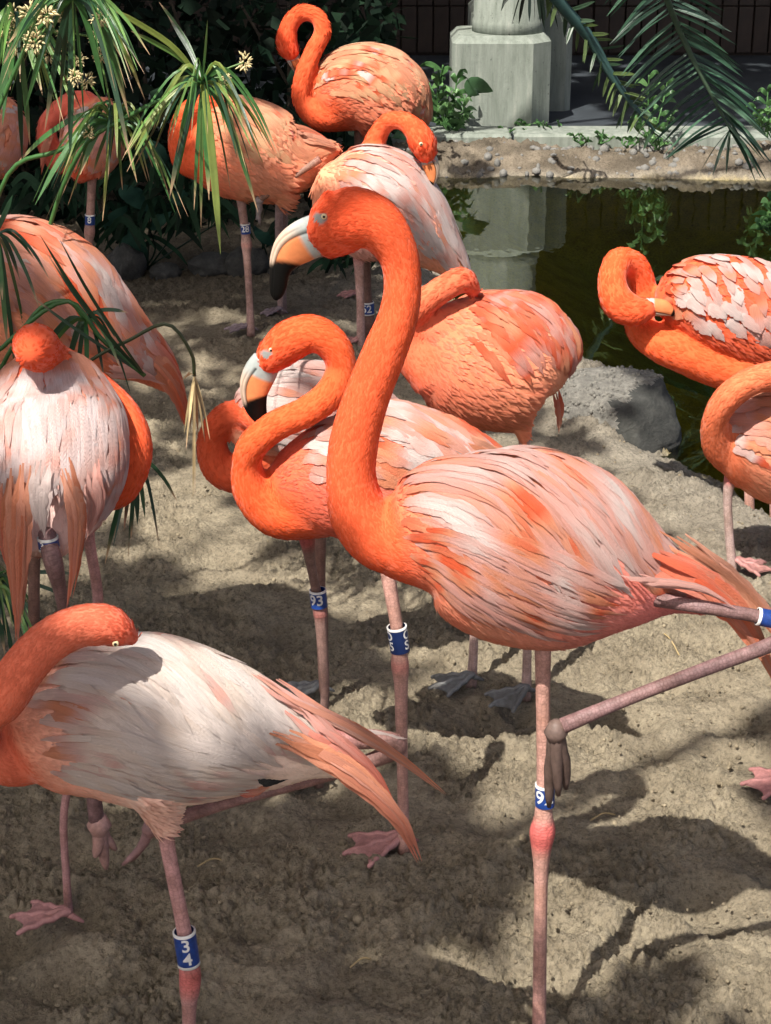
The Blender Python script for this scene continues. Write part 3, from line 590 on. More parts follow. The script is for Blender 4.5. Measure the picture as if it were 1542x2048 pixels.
# the large orange bird in the middle, standing on one leg
flamingo('largest flamingo with tall upright neck, resting one leg, ring 92 on the other', (1085, 2095),
    body=[(715, 1045, 0, 40, 30), (785, 1065, 0, 92, 78), (880, 1060, 0, 148, 115), (980, 1082, 0, 197, 140), (1080, 1105, 0, 204, 145), (1180, 1130, 0, 180, 130), (1275, 1155, 0, 112, 88), (1355, 1175, 0, 60, 45), (1425, 1205, 0, 30, 20)],
    neck=[(860, 1075, 0, 70), (775, 1075, 0, 72), (722, 1030, 0, 62), (703, 960, 0, 51), (709, 880, 0, 49), (735, 790, 0, 46), (771, 700, 0, 44), (797, 630, 0, 40), (805, 560, 0, 38), (792, 500, 0, 42), (755, 452, 0, 54), (708, 437, 0, 63), (672, 447, 0, 58), (650, 462, 0, 46)],
    extra=[[(662, 425, 0, 44), (645, 432, 0, 30)], [(690, 470, 0, 40), (658, 485, 0, 34)]],
    bill=([(660, 468, 0, 45, 30), (630, 472, 0, 43, 25), (604, 484, 0, 42, 21), (582, 501, 0, 38, 18), (566, 524, 0, 28, 15), (559, 547, 0, 20, 13), (556, 570, 0, 18, 11), (553, 590, 0, 13, 8), (551, 600, 0, 4, 3)], dict(tipfrom=.47, gape=-.05)),
    eyes=[(648, 433, -.030, 6)],
    legs=[([(1086, 1250, 0, 18), (1086, 1400, 0, 14.5), (1088, 1560, 0, 15), (1087, 1625, 0, 18), (1085, 1662, 0, 26), (1083, 1700, 0, 20), (1082, 1760, 0, 14), (1080, 1900, 0, 13.5), (1078, 2085, 0, 14)], LEGP),
          ([(1200, 1180, .02, 18), (1300, 1196, -.03, 16), (1400, 1213, -.06, 14), (1530, 1236, -.06, 14), (1590, 1262, -.06, 22), (1540, 1290, -.07, 16), (1400, 1342, -.08, 14.5), (1250, 1400, -.09, 14), (1125, 1452, -.10, 17)], LEGV)],
    hang=[((1112, 1464, -.10), [(1098, 1614, -.075), (1117, 1592, -.11), (1132, 1578, -.095)], 21, (.13, .088, .075))],
    feet=[((1078, 2095), -120, .10, FOOTP)],
    bands=[((1090, 1589, 0), (0, 20), 19.5, 48, '92', dict(turn=-.15)), ((1532, 1236, -.06), (20, 4), 18, 36, '', {})],
    plumes=[([(1240, 1120, -.05), (1370, 1150, -.05), (1460, 1210, -.04), (1520, 1290, -.04), (1560, 1380, -.04)], 42, ORANGE * 1.05, PEACH, 7), ([(1290, 1060, -.03), (1390, 1110, -.02), (1480, 1175, 0), (1548, 1255, 0), (1590, 1340, 0)], 30, PEACH, PEACH, 5),
            ([(1230, 1172, -.085), (1310, 1165, -.075), (1400, 1176, -.07), (1478, 1218, -.065)], 13, PINK, PINK, 2)],
    drape=[(.15, .50, 72, 116, .22, 12, 15, 6, 9), (.14, .74, -4, 54, .20, 36, 25, 7, 12), (.25, .75, -60, -10, .22, -14, 8, 2, 20)],
    pal=[(WHITE, 1.2), (WHITE * .5 + PINK * .5, 2.4), (PINK, 2.4), (PEACH, 2.4), (ORANGE, .9)], bodycol=(ORANGE, PEACH * .9 + PINK * .1, np.array([.70, .20, .19])), voxel_px=6, tuft=1.25, face=[(637, 438, 10), (646, 434, 8)])

# the pale bird asleep in the foreground shade
flamingo('pale sleeping flamingo in the left foreground, ring 34 on its leg', (377, 2430),
    body=[(10, 1500, 0, 55, 40), (80, 1475, 0, 118, 95), (180, 1450, 0, 158, 130), (280, 1443, 0, 180, 148), (370, 1452, 0, 168, 145), (460, 1466, 0, 138, 125), (550, 1485, 0, 100, 92), (630, 1502, 0, 62, 55), (700, 1530, 0, 30, 22)],
    neck=[(90, 1500, 0, 60), (20, 1510, -.01, 62), (-45, 1480, -.04, 50), (-30, 1430, -.10, 45), (8, 1395, -.115, 46), (48, 1335, -.115, 45), (98, 1283, -.10, 44), (155, 1254, -.085, 43), (208, 1250, -.075, 42), (240, 1262, -.07, 34), (262, 1275, -.065, 18)],
    eyes=[(231, 1287, -.088, 7)],
    thighs=[[(310, 1560, -.03, 80), (322, 1620, -.03, 42), (331, 1668, -.03, 19)]],
    legs=[([(326, 1600, -.03, 22), (333, 1680, -.03, 16), (350, 1770, -.03, 15), (366, 1850, -.03, 15), (374, 1900, -.03, 17), (380, 1945, -.03, 22), (379, 1985, -.03, 20), (378, 2030, -.03, 14), (378, 2200, -.03, 13), (377, 2420, -.03, 14)], (.46, .25, .24)),
          ([(650, 1480, .05, 24), (740, 1478, .05, 20), (790, 1484, .05, 17), (782, 1505, .05, 18), (640, 1556, .05, 12), (470, 1600, .04, 13), (305, 1655, .03, 15)], (.30, .17, .16))],
    hang=[((300, 1658, .03), [(245, 1730, .03), (262, 1722, .04)], 15, (.26, .15, .15))],
    feet=[((377, 2430), -100, .10, FOOTP)],
    bands=[((373, 1895, -.03), (6, 40), 22.5, 78, '3\n4', dict(turn=.12, two=True))],
    extra=[], plumes=[([(520, 1490, -.06), (640, 1515, -.06), (730, 1570, -.06), (800, 1640, -.06), (843, 1728, -.06)], 33, PEACH * 1.05, ORANGE * .5 + PEACH * .5, 7), ([(450, 1345, -.01), (570, 1395, -.02), (700, 1455, -.02), (805, 1520, -.02), (892, 1590, -.02)], 20, PINK, PEACH, 5),
             ([(560, 1420, -.04), (660, 1475, -.04), (740, 1540, -.04), (790, 1610, -.04)], 26, PINK, ORANGE, 5), ([(490, 1568, -.045), (535, 1564, -.062), (580, 1556, -.062)], 8, (.010, .010, .010), (.010, .010, .010), 1), ([(640, 1470, .05), (740, 1470, .05), (815, 1478, .05)], 20, WHITE, WHITE, 2), ([(440, 1560, -.04), (500, 1580, -.04), (545, 1570, -.04)], 22, CORAL, PEACH, 4)],
    drape=[(.14, .52, 72, 116, .24, 12, 14, 6, 10), (.15, .74, -6, 54, .20, 34, 23, 7, 13), (.3, .75, -60, -15, .22, -12, 7, 2, 24)],
    pal=[(np.array([.86, .75, .70]), 4.5), (np.array([.84, .69, .60]), 3.0), (PINK * .6 + WHITE * .4, 1.6), (PEACH, .8)], bodycol=(PEACH * .7 + ORANGE * .3, np.array([.82, .58, .48]), np.array([.84, .66, .56])), neckcol=(.66, .155, .085), voxel_px=6, tuft=1.1)

# the white-backed bird seen from behind at the left edge
flamingo('white-backed flamingo seen from behind at the left edge, head tucked', (140, 1870), Y0=2.36,
    body=[(92, 700, .10, 45, 40), (95, 750, .08, 100, 75), (98, 830, .05, 143, 100), (98, 920, .0, 153, 108), (95, 1000, -.03, 132, 90), (88, 1060, -.06, 92, 60), (84, 1110, -.08, 45, 30)],
    neck=[(160, 960, .06, 60), (228, 968, .06, 50), (262, 905, .06, 43), (245, 840, .08, 42), (190, 780, .12, 38), (120, 735, .10, 38), (85, 705, .05, 43), (70, 692, .01, 46), (64, 706, -.02, 32)],
    extra=[[(72, 690, 0, 45), (62, 702, -.02, 36)]],
    legs=[([(172, 1010, 0, 20), (178, 1080, 0, 12), (196, 1200, 0, 11), (190, 1340, 0, 10), (168, 1470, 0, 16), (140, 1560, 0, 9), (127, 1640, 0, 8), (133, 1760, 0, 8), (140, 1862, 0, 10)], (.44, .24, .23)),
          ([(92, 1040, -.06, 24), (97, 1085, -.10, 19), (108, 1130, -.11, 19), (122, 1190, -.09, 13), (140, 1300, -.06, 11), (175, 1500, -.02, 14), (194, 1645, .0, 16)], LEGV)],
    hang=[((198, 1650, 0), [(212, 1738, 0), (190, 1715, -.01), (232, 1700, .01)], 21, (.42, .25, .22))],
    feet=[((140, 1868), 175, .085, FOOTP), ],
    bands=[((97, 1086, -.10), (6, 40), 21, 26, '3', dict(two=True, turn=-.5))],
    plumes=[([(45, 930, -.11), (42, 1040, -.12), (40, 1160, -.12), (36, 1292, -.12)], 34, PEACH, ORANGE * .5 + PEACH * .5, 7), ([(118, 930, -.11), (150, 1010, -.12), (152, 1110, -.12), (136, 1222, -.12)], 26, PEACH, ORANGE * .7 + PEACH * .3, 6), ([(85, 930, -.12), (78, 1010, -.12), (88, 1075, -.12)], 30, WHITE, WHITE, 4), ([(10, 960, -.1), (12, 1060, -.1), (22, 1150, -.1)], 28, PEACH, ORANGE, 4),
            ([(180, 930, -.08), (195, 1010, -.08), (170, 1085, -.08)], 24, PINK, PINK, 3)],
    drape=[(.06, .58, 6, 174, .26, 2, 8, 17, 15)],
    pal=[(np.array([.82, .68, .67]), 3.5), (WHITE * .55 + PINK * .45, 3), (PINK, 1.8), (PEACH * .7 + PINK * .3, .8)], bodycol=(PEACH, PINK, WHITE * .6 + PINK * .4), tuft=.8)

# the S-necked bird left of the big one
flamingo('flamingo with S-shaped neck and lowered black-tipped bill, rings 93 and 05', (637, 1580), Y0=2.62,
    body=[(545, 1010, 0, 50, 40), (610, 980, 0, 98, 80), (690, 958, 0, 128, 110), (790, 942, 0, 142, 120), (880, 938, 0, 112, 105), (960, 950, 0, 70, 70), (1040, 985, 0, 30, 25)],
    neck=[(640, 1010, 0, 66), (560, 1015, 0, 62), (508, 980, -.01, 44), (494, 930, -.02, 31), (508, 888, -.03, 31), (555, 850, -.035, 31), (615, 822, -.03, 31), (662, 785, -.02, 32), (682, 735, -.01, 31), (665, 690, -.01, 34), (625, 667, -.01, 38), (583, 680, -.01, 42), (555, 704, -.01, 38), (538, 722, -.01, 30)],
    extra=[[(560, 690, -.01, 30), (532, 705, -.01, 22)]],
    bill=([(534, 722, -.01, 30, 22), (522, 742, -.01, 33, 19), (512, 765, -.01, 32, 17), (508, 790, -.01, 27, 15), (512, 815, -.01, 22, 12), (522, 838, -.01, 14, 9), (530, 852, -.01, 4, 3)], dict(tipfrom=.52, gape=-.05)),
    eyes=[(542, 700, -.033, 5)], face=[(530, 707, 9), (538, 702, 7)],
    legs=[([(612, 1060, .05, 20), (620, 1120, .06, 10.5), (632, 1180, .08, 10), (640, 1225, .08, 14), (642, 1250, .08, 12), (650, 1380, .08, 9), (643, 1480, .085, 9), (638, 1572, .089, 10)], (.26, .16, .14)),
          ([(770, 1080, -.10, 22), (778, 1160, -.11, 15), (793, 1250, -.115, 13), (798, 1300, -.12, 15), (800, 1330, -.12, 18), (802, 1370, -.12, 14), (803, 1450, -.12, 12), (806, 1600, -.122, 11), (808, 1705, -.122, 13)], LEGP)],
    feet=[((640, 1578), 185, .085, GREYF), ((810, 1712), 200, .10, FOOTP)],
    bands=[((637, 1196, .08), (4, 40), 17, 36, '93', dict(turn=-.25)), ((797, 1277, -.118), (6, 40), 20, 54, 'O   O\n5   S', dict(dark=True, two=False))],
    plumes=[([(880, 880, -.05), (960, 900, -.04), (1040, 950, -.04), (1100, 1010, -.04)], 30, PEACH, PEACH, 4)],
    drape=[(.20, .78, -5, 62, .22, 30, 14, 6, 15), (.3, .75, -50, -10, .2, -10, 6, 2, 20)],
    pal=[(WHITE, 1.0), (PINK, 1.2), (PEACH, 2.8), (ORANGE, 2.0)], bodycol=(ORANGE, CORAL, PEACH), neckcol=(.78, .115, .035), tuft=1.1)

# the bird folded up behind it
flamingo('white and pink flamingo behind the S-necked one, its neck looped low', (645, 1400), Y0=2.98,
    body=[(478, 890, 0, 28, 25), (510, 860, 0, 70, 60), (565, 830, 0, 98, 85), (640, 822, 0, 97, 90), (720, 835, 0, 80, 80), (790, 862, 0, 45, 40), (840, 890, 0, 14, 14)],
    neck=[(560, 900, .02, 50), (490, 945, .0, 42), (440, 935, 0, 36), (424, 885, 0, 31), (444, 840, -.01, 28), (480, 826, -.02, 26), (520, 850, -.06, 24), (530, 880, -.07, 20)],
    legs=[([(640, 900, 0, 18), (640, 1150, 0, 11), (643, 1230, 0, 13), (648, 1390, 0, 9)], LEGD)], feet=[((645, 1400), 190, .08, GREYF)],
    drape=[(.12, .75, 0, 95, .24, 22, 10, 8, 13), (.2, .8, -50, -5, .2, -10, 6, 2, 16)], pal=[(WHITE, 4), (PINK, 2), (PEACH, .8)], bodycol=(PEACH, PINK, WHITE * .5 + PINK * .5), neckcol=(.70, .11, .045))

# the plump orange bird at the water's edge
flamingo('plump orange flamingo by the pond edge, head tucked along its back', (1000, 1400), Y0=3.03,
    body=[(812, 705, 0, 30, 25), (850, 705, 0, 82, 70), (910, 715, 0, 125, 105), (985, 722, 0, 140, 120), (1050, 726, 0, 138, 118), (1100, 738, 0, 100, 90), (1128, 755, 0, 40, 35)],
    neck=[(870, 740, -.02, 60), (818, 690, -.02, 42), (815, 640, -.03, 32), (845, 608, -.05, 28), (888, 577, -.05, 27), (925, 560, -.04, 26), (948, 580, -.03, 16)],
    extra=[[(870, 660, -.02, 46), (930, 645, -.02, 48), (1000, 655, -.01, 56)]],
    thighs=[[(1030, 800, -.04, 60), (1044, 850, -.04, 24), (1050, 885, -.04, 12)]],
    legs=[([(1048, 860, -.04, 12), (1052, 1000, -.03, 11), (1054, 1110, -.02, 15), (1055, 1200, -.01, 9.5), (1054, 1320, 0, 9), (1052, 1398, 0, 11)], (.42, .29, .26)), ([(960, 820, .06, 14), (955, 1000, .06, 11), (952, 1090, .06, 15), (950, 1200, .06, 9), (947, 1300, .06, 9), (942, 1375, .06, 11)], (.42, .29, .26))],
    feet=[((1054, 1405), 215, .085, GREYF), ((945, 1380), 200, .085, GREYF)],
    plumes=[([(1112, 780, -.03), (1119, 820, -.03), (1119, 870, -.03)], 9, ORANGE, PEACH, 3)],
    drape=[(.34, .80, 0, 48, .2, 30, 12, 5, 12), (.3, .85, -60, -10, .2, -12, 7, 2, 16)], pal=[(PEACH, 3), (ORANGE, 1.6), (PINK, 1.4), (PEACH * .6 + ORANGE * .4, 1)], bodycol=(CORAL * .5 + ORANGE * .5, PEACH * .55 + ORANGE * .45, PEACH), neckcol=(.72, .15, .07), tuft=.8)

# the white-winged bird with its head turned right
flamingo('pink-white flamingo with head turned right beside the pond, ring 52', (722, 700), Y0=5.18,
    body=[(632, 360, 0, 25, 25), (665, 375, 0, 76, 60), (710, 392, 0, 105, 82), (765, 415, 0, 113, 90), (820, 448, 0, 88, 75), (868, 490, 0, 55, 48), (905, 530, 0, 30, 25), (932, 568, 0, 12, 10)],
    neck=[(720, 350, .06, 40), (745, 300, .06, 26), (757, 268, .05, 20), (778, 243, .03, 18), (808, 243, .0, 19), (832, 263, -.02, 24), (846, 288, -.03, 28), (853, 308, -.03, 22)],
    bill=([(853, 306, -.03, 17, 12), (860, 326, -.03, 17, 10), (865, 345, -.03, 14, 8), (865, 360, -.03, 9, 6), (861, 374, -.03, 2, 2)], dict(flip=True, tipfrom=.8)), eyes=[(842, 288, -.068, 4)],
    legs=[([(716, 480, -.02, 14), (719, 560, -.02, 9), (721, 620, -.02, 8), (722, 694, 0, 9)], (.50, .31, .28)), ([(728, 480, .05, 14), (734, 580, .06, 9), (737, 630, .06, 11), (738, 650, .06, 13), (737, 680, .06, 8)], LEGD)],
    feet=[((722, 700), 185, .075, FOOTP)], bands=[((736, 616, .06), (2, 40), 12.5, 25, '52', dict(turn=-.2, two=True))],
    plumes=[([(850, 470, -.03), (890, 510, -.03), (930, 575, -.03)], 18, PEACH, ORANGE, 4), ([(800, 380, -.05), (850, 410, -.05), (878, 437, -.05)], 14, PINK, WHITE, 3)],
    drape=[(.10, .72, -25, 85, .26, 18, 10, 8, 11), (.2, .8, -70, -30, .2, -8, 5, 2, 14)], pal=[(WHITE, 3), (PINK, 2.2), (PEACH, 1)], bodycol=(PEACH, PINK, PEACH), voxel_px=5, tuft=.8)

# the rear bird with a coiled neck
flamingo('rearmost flamingo with coiled neck, preening its breast before the dark wall', (720, 606),
    body=[(630, 222, 0, 25, 25), (660, 202, 0, 62, 50), (705, 182, 0, 84, 70), (755, 184, 0, 88, 74), (800, 198, 0, 70, 62), (830, 224, 0, 36, 32), (846, 256, 0, 10, 10)],
    neck=[(690, 215, 0, 48), (640, 226, -.02, 34), (607, 200, -.03, 22), (608, 155, -.04, 20), (626, 105, -.03, 18), (645, 62, -.02, 17), (632, 32, -.01, 16), (602, 27, .0, 17), (579, 52, .01, 18), (574, 85, .01, 22), (582, 106, .01, 19)],
    bill=([(583, 108, .01, 15, 10), (590, 124, .01, 13, 9), (597, 138, .02, 10, 7), (603, 150, .02, 3, 3)], dict(tipfrom=.7)),
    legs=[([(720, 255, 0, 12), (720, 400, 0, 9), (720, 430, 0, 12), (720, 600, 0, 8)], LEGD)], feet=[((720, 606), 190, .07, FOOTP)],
    extra=[[(668, 120, 0, 14), (665, 165, 0, 22), (680, 200, 0, 34)]],
    drape=[(.18, .78, -20, 66, .22, 26, 10, 7, 10), (.2, .8, -70, -25, .2, -8, 5, 2, 14), (.14, .36, -20, 50, -.07, -6, 6, 4, 6)], plumes=[([(820, 200, -.03), (838, 235, -.03), (848, 268, -.03)], 12, PEACH, ORANGE, 3)],
    pal=[(PEACH, 3.2), (np.array([.78, .46, .26]), 2), (ORANGE, 1.2), (WHITE, .5)], bodycol=(ORANGE, PEACH * .6 + ORANGE * .4, PEACH), voxel_px=5, tuft=1.0)

# the peach bird with ring 28, behind the sedge
flamingo('peach flamingo half hidden by hanging sedge leaves, ring 28 on its leg', (498, 678), Y0=5.28,
    body=[(362, 285, 0, 35, 30), (400, 288, 0, 78, 60), (450, 292, 0, 98, 78), (510, 305, 0, 98, 82), (562, 322, 0, 84, 70), (610, 322, 0, 50, 45), (650, 305, 0, 25, 20), (680, 295, 0, 8, 8)],
    neck=[(410, 320, -.02, 50), (372, 312, -.03, 32), (362, 265, -.04, 25), (378, 225, -.05, 22), (415, 205, -.03, 21), (450, 205, .02, 18)],
    thighs=[[(560, 360, -.03, 45), (566, 395, -.03, 22), (565, 415, -.03, 10)], [(478, 370, 0, 30), (481, 400, 0, 11)]],
    legs=[([(480, 385, 0, 10), (486, 430, 0, 8.5), (491, 470, 0, 9), (493, 490, 0, 11), (494, 515, 0, 8), (499, 600, 0, 7), (502, 672, 0, 8.5)], (.42, .26, .23)), ([(640, 318, -.07, 8), (590, 352, -.07, 5.5), (520, 398, -.07, 7)], (.30, .17, .13))],
    hang=[((518, 402, -.07), [(520, 450, -.07), (512, 440, -.07)], 8, (.25, .22, .22))], feet=[((502, 678), 180, .075, (.22, .17, .19))], bands=[((491, 457, 0), (2, 20), 10, 20, '28', dict(turn=.0))],
    drape=[(.2, .78, -20, 62, .22, 26, 10, 7, 11), (.3, .8, -70, -25, .2, -8, 5, 2, 14)], plumes=[([(590, 270, -.03), (640, 280, -.03), (682, 298, -.03)], 14, PEACH, PEACH, 4), ([(560, 250, -.02), (620, 265, -.02), (670, 290, -.02)], 12, PEACH, ORANGE, 3)],
    pal=[(PEACH, 3.4), (np.array([.78, .46, .26]), 2), (ORANGE, 1.4), (PINK, .8)], bodycol=(ORANGE, PEACH, PEACH), voxel_px=5, tuft=.8)
flamingo('flamingo mostly hidden behind the peach one, only slim legs showing', (562, 642), Y0=5.5,
    body=[(460, 300, 0, 25, 20), (490, 310, 0, 60, 50), (535, 318, 0, 72, 60), (580, 330, 0, 58, 50), (615, 335, 0, 25, 25)], neck=[(480, 315, 0, 30), (455, 300, 0, 20), (450, 270, .02, 17), (470, 250, .04, 17), (500, 255, .05, 17)],
    legs=[([(561, 370, 0, 9), (558, 430, 0, 8), (560, 520, 0, 9), (561, 560, 0, 7), (562, 636, 0, 7)], (.34, .24, .23)), ([(570, 370, .03, 8), (569, 430, .03, 7), (566, 560, .03, 7), (568, 630, .03, 6)], (.34, .24, .23))], feet=[((562, 642), 190, .06, (.22, .17, .19))], voxel_px=6, tuft=.3)

# the bird behind the sedge, upper left, and the one at the very edge
def edge_bird(label, dx, foot, band):
    flamingo(label, foot, Y0=gnd(178, 640)[1],
        body=[(190 + dx, 195, .03, 25, 20), (192 + dx, 225, .02, 48, 40), (188 + dx, 262, 0, 60, 50), (178 + dx, 300, -.02, 58, 50), (165 + dx, 332, -.03, 42, 38), (152 + dx, 360, -.04, 14, 12)],
        neck=[(175 + dx, 300, .04, 40), (120 + dx, 320, .03, 26), (95 + dx, 285, .03, 22), (100 + dx, 240, .04, 20), (140 + dx, 205, .05, 20), (175 + dx, 200, .03, 20)],
        legs=[([(186 + dx, 320, 0, 11), (183 + dx, 380, 0, 8.5), (180 + dx, 440, 0, 9), (179 + dx, 465, 0, 11), (178 + dx, 500, 0, 7.5), (178 + dx, 634, 0, 8)], (.42, .25, .21))], feet=[((178 + dx, 640), 190, .07, FOOTP)],
        bands=[((180 + dx, 439, 0), (0, 20), 10, 20, band, {})], plumes=[([(110 + dx, 250, -.02), (90 + dx, 300, -.02), (82 + dx, 350, -.02)], 12, PEACH, ORANGE, 3)],
        drape=[(.1, .6, 10, 165, .32, 3, 4, 8, 14)], pal=[(PINK, 3), (PEACH, 2), (WHITE, 1)], bodycol=(PEACH, PEACH, DEEP * .5 + ORANGE * .5), voxel_px=6, tuft=.6, neckcol=CORAL)
edge_bird('flamingo seen from behind through the sedge, ring 8 on its leg', 0, (178, 640), '8')
edge_bird('flamingo cut off by the left edge, only an orange curve showing', -195, (-17, 640), '')

# the long pink-backed bird behind the sedge on the left
flamingo('orange-backed flamingo sloping down to a pointed tail, partly behind sedge', (68, 1430), Y0=2.92,
    body=[(-120, 590, 0, 60, 55), (-50, 580, 0, 125, 100), (30, 588, 0, 152, 125), (110, 612, 0, 142, 120), (180, 652, 0, 108, 95), (245, 692, 0, 72, 65), (300, 728, 0, 46, 40), (345, 768, 0, 24, 20)],
    neck=[(-80, 620, 0, 55), (-140, 600, 0, 42), (-175, 530, 0, 32), (-165, 450, 0, 30), (-120, 410, 0, 30), (-90, 430, 0, 30)],
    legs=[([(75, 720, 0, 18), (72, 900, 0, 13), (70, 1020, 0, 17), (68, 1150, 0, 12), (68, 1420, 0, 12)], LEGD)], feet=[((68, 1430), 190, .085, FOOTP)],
    plumes=[([(270, 690, -.03), (330, 745, -.03), (362, 800, -.03), (370, 852, -.03)], 26, PEACH, ORANGE, 6), ([(230, 620, -.02), (300, 680, -.02), (350, 740, -.02), (378, 810, -.02)], 22, PINK, ORANGE, 4), ([(200, 740, -.06), (270, 745, -.06), (335, 770, -.05)], 18, PINK, PINK, 3)],
    drape=[(.12, .76, -10, 72, .22, 24, 13, 7, 17), (.3, .8, -60, -15, .2, -8, 6, 2, 20)], pal=[(WHITE, 1.4), (PINK, 2.4), (PEACH, 2.6), (ORANGE, 2.0)], bodycol=(PEACH, PEACH, ORANGE * .5 + PEACH * .5), tuft=.8)

# the preening bird in the pond, right
flamingo('flamingo wading in the pond at right, twisted neck preening ruffled white feathers', (1500, 1000), Y0=4.0,
    body=[(1312, 600, 0, 18, 18), (1340, 598, 0, 58, 50), (1390, 600, 0, 88, 72), (1455, 615, 0, 104, 86), (1530, 640, 0, 106, 86), (1610, 675, 0, 75, 62), (1690, 720, 0, 25, 22)],
    neck=[(1520, 740, -.02, 50), (1440, 735, -.03, 42), (1370, 708, -.03, 40), (1315, 684, -.02, 37), (1280, 650, .02, 31), (1288, 590, .05, 28), (1270, 535, .04, 28), (1238, 524, .01, 28), (1224, 562, -.03, 29), (1237, 605, -.05, 34), (1268, 622, -.06, 32), (1292, 618, -.06, 24)],
    bill=([(1290, 614, -.06, 18, 14), (1308, 614, -.06, 18, 12), (1325, 616, -.06, 17, 11), (1338, 622, -.06, 12, 8), (1347, 630, -.06, 4, 4)], dict(tipfrom=.86)), eyes=[],
    legs=[([(1490, 700, 0, 20), (1495, 820, 0, 11), (1500, 1060, 0, 10)], LEGP), ([(1540, 700, .05, 20), (1545, 820, .05, 11), (1550, 1060, .05, 10)], LEGP)],
    drape=[(.12, .85, 78, 98, .12, 12, 9, 2, 15), (.10, .85, 0, 62, .07, 28, 10, 6, 13), (.2, .8, -60, -5, .1, -14, 7, 3, 14)], pal=[(WHITE, 4.5), (PINK, 1.6), (PEACH, 1.0), (ORANGE, .9)], bodycol=(ORANGE, ORANGE, ORANGE), neckcol=(.78, .125, .04), voxel_px=5.5, tuft=.7)

# the sleeping bird at the right edge
flamingo('flamingo asleep at the right edge on the pond bank, neck folded over', (1465, 1150),
    body=[(1415, 905, 0, 30, 25), (1440, 895, 0, 75, 62), (1490, 885, 0, 105, 85), (1560, 885, 0, 125, 100), (1640, 895, 0, 112, 92), (1710, 920, 0, 62, 55), (1770, 950, 0, 20, 18)],
    neck=[(1490, 920, 0, 50), (1440, 890, -.04, 36), (1432, 838, -.08, 27), (1462, 790, -.10, 29), (1515, 758, -.10, 29), (1575, 755, -.08, 32), (1620, 780, -.06, 16)],
    legs=[([(1470, 930, -.02, 20), (1456, 985, -.02, 10), (1458, 1060, -.01, 9), (1465, 1143, 0, 9.5)], (.50, .36, .33))], feet=[((1465, 1150), -20, .08, FOOTP)],
    drape=[(.2, .78, 0, 72, .22, 26, 10, 7, 14), (.2, .8, -60, -10, .2, -8, 6, 2, 16)], pal=[(PEACH, 3), (PINK, 2), (WHITE, 1.5), (ORANGE, .6)], bodycol=(ORANGE * .6 + PEACH * .4, PEACH, PINK), neckcol=(.73, .18, .08), tuft=1.2)

flamingo('flamingo beyond the right edge, only pink toes on the sand', (1602, 1592), Y0=gnd(1602, 1592)[1],
    body=[(1610, 860, 0, 30, 25), (1650, 850, 0, 80, 70), (1720, 845, 0, 120, 100), (1800, 855, 0, 125, 105), (1880, 875, 0, 90, 80), (1960, 910, 0, 30, 25)],
    neck=[(1660, 880, 0, 50), (1615, 850, 0, 36), (1620, 780, 0, 30), (1660, 720, 0, 30), (1720, 715, 0, 32), (1770, 740, 0, 18)],
    legs=[([(1700, 930, 0, 20), (1660, 1080, 0, 13), (1620, 1250, 0, 18), (1590, 1420, 0, 12), (1604, 1584, 0, 13)], LEGP)], feet=[((1602, 1592), 183, .10, (.48, .22, .21))], voxel_px=8, tuft=.3)

# ------------------------------------------------------------------ umbrella sedge, palm, weeds, ground cover
GREEN = np.array([.045, .13, .035]); LGREEN = np.array([.12, .24, .06]); DGREEN = np.array([.018, .060, .028]); STRAW = np.array([.42, .32, .17]); TIPC = np.array([.50, .33, .20]); YGREEN = np.array([.17, .22, .05])
def leaf(root, pts, Y, wpx, c0=GREEN, c1=None, n=14, m='leaf', fold=.45, name='leaf', shape='strap'):
    r = catmull(pts, n); C = np.array([at(x, y, Y + d) for x, y, d in r]); k = pxm(C[0]); t = np.linspace(0, 1, n); T = norm(np.gradient(C, axis=0))
    S = norm(np.cross(T, norm(CAM - C) + RNG.normal(0, .45, 3))); Nm = np.cross(S, T)
    if shape == 'strap': w = np.clip(.45 + .55 * np.sin(np.pi * np.clip(t * .85 + .1, 0, 1)), 0, 1) * np.clip((1 - t) * 5, 0.03, 1) ** .7
    else: w = np.clip(np.sin(np.pi * t ** .75) ** .8, .04, 1)
    c1 = c0 if c1 is None else c1; tt = sstep(.80, .97, t)[:, None]; cc = (np.array(c0) * (1 - tt) + np.array(c1) * tt) * (.8 + .4 * RNG.random())
    v, f, cc, uv = blade(C, S, Nm, w * wpx * k, np.clip(cc, 0, .9), -fold); g = Geo(); g.add(v, f, cc, 0, uv); return g.build(name, M[m], root)
def stalk(root, pts, Y, rpx, c=GREEN, m='leaf', name='stem'):
    r = catmull(pts, 24); C = np.array([at(x, y, Y + d) for x, y, d in r]); v, f = tube(C, rpx * pxm(C[0]), 7); g = Geo(); g.add(v, f, c); return g.build(name, M[m], root)
def flower(root, x, y, Y, rpx, n=26):
    P = at(x, y, Y); k = pxm(P); g = Geo()
    for q in range(n):
        d = norm(RNG.normal(0, 1, 3)); s = P + d * rpx * k * (.25 + .5 * RNG.random()); e = s + norm(d + RNG.normal(0, .4, 3)) * rpx * k * .55
        v, f = tube([s, s * .5 + e * .5, e], np.array([.25, 1, .2]) * rpx * .10 * k, 5); g.add(v, f, np.array([.75, .64, .36]) * (.7 + .5 * RNG.random()))
    return g.build('flower_head', M['dry'], root)
def droop(x, y, tx, ty, arch=40, d0=0., d1=0.):
    """leaf path that leaves the whorl outward, arches and hangs to its tip"""
    return [(x, y, d0), (x + (tx - x) * .30, y + (ty - y) * .22 - arch * .6, d0 * .6 + d1 * .4), (x + (tx - x) * .68, y + (ty - y) * .60 - arch * .45, d0 * .3 + d1 * .7), (tx, ty, d1)]
base_l = gnd(-90, 1230)
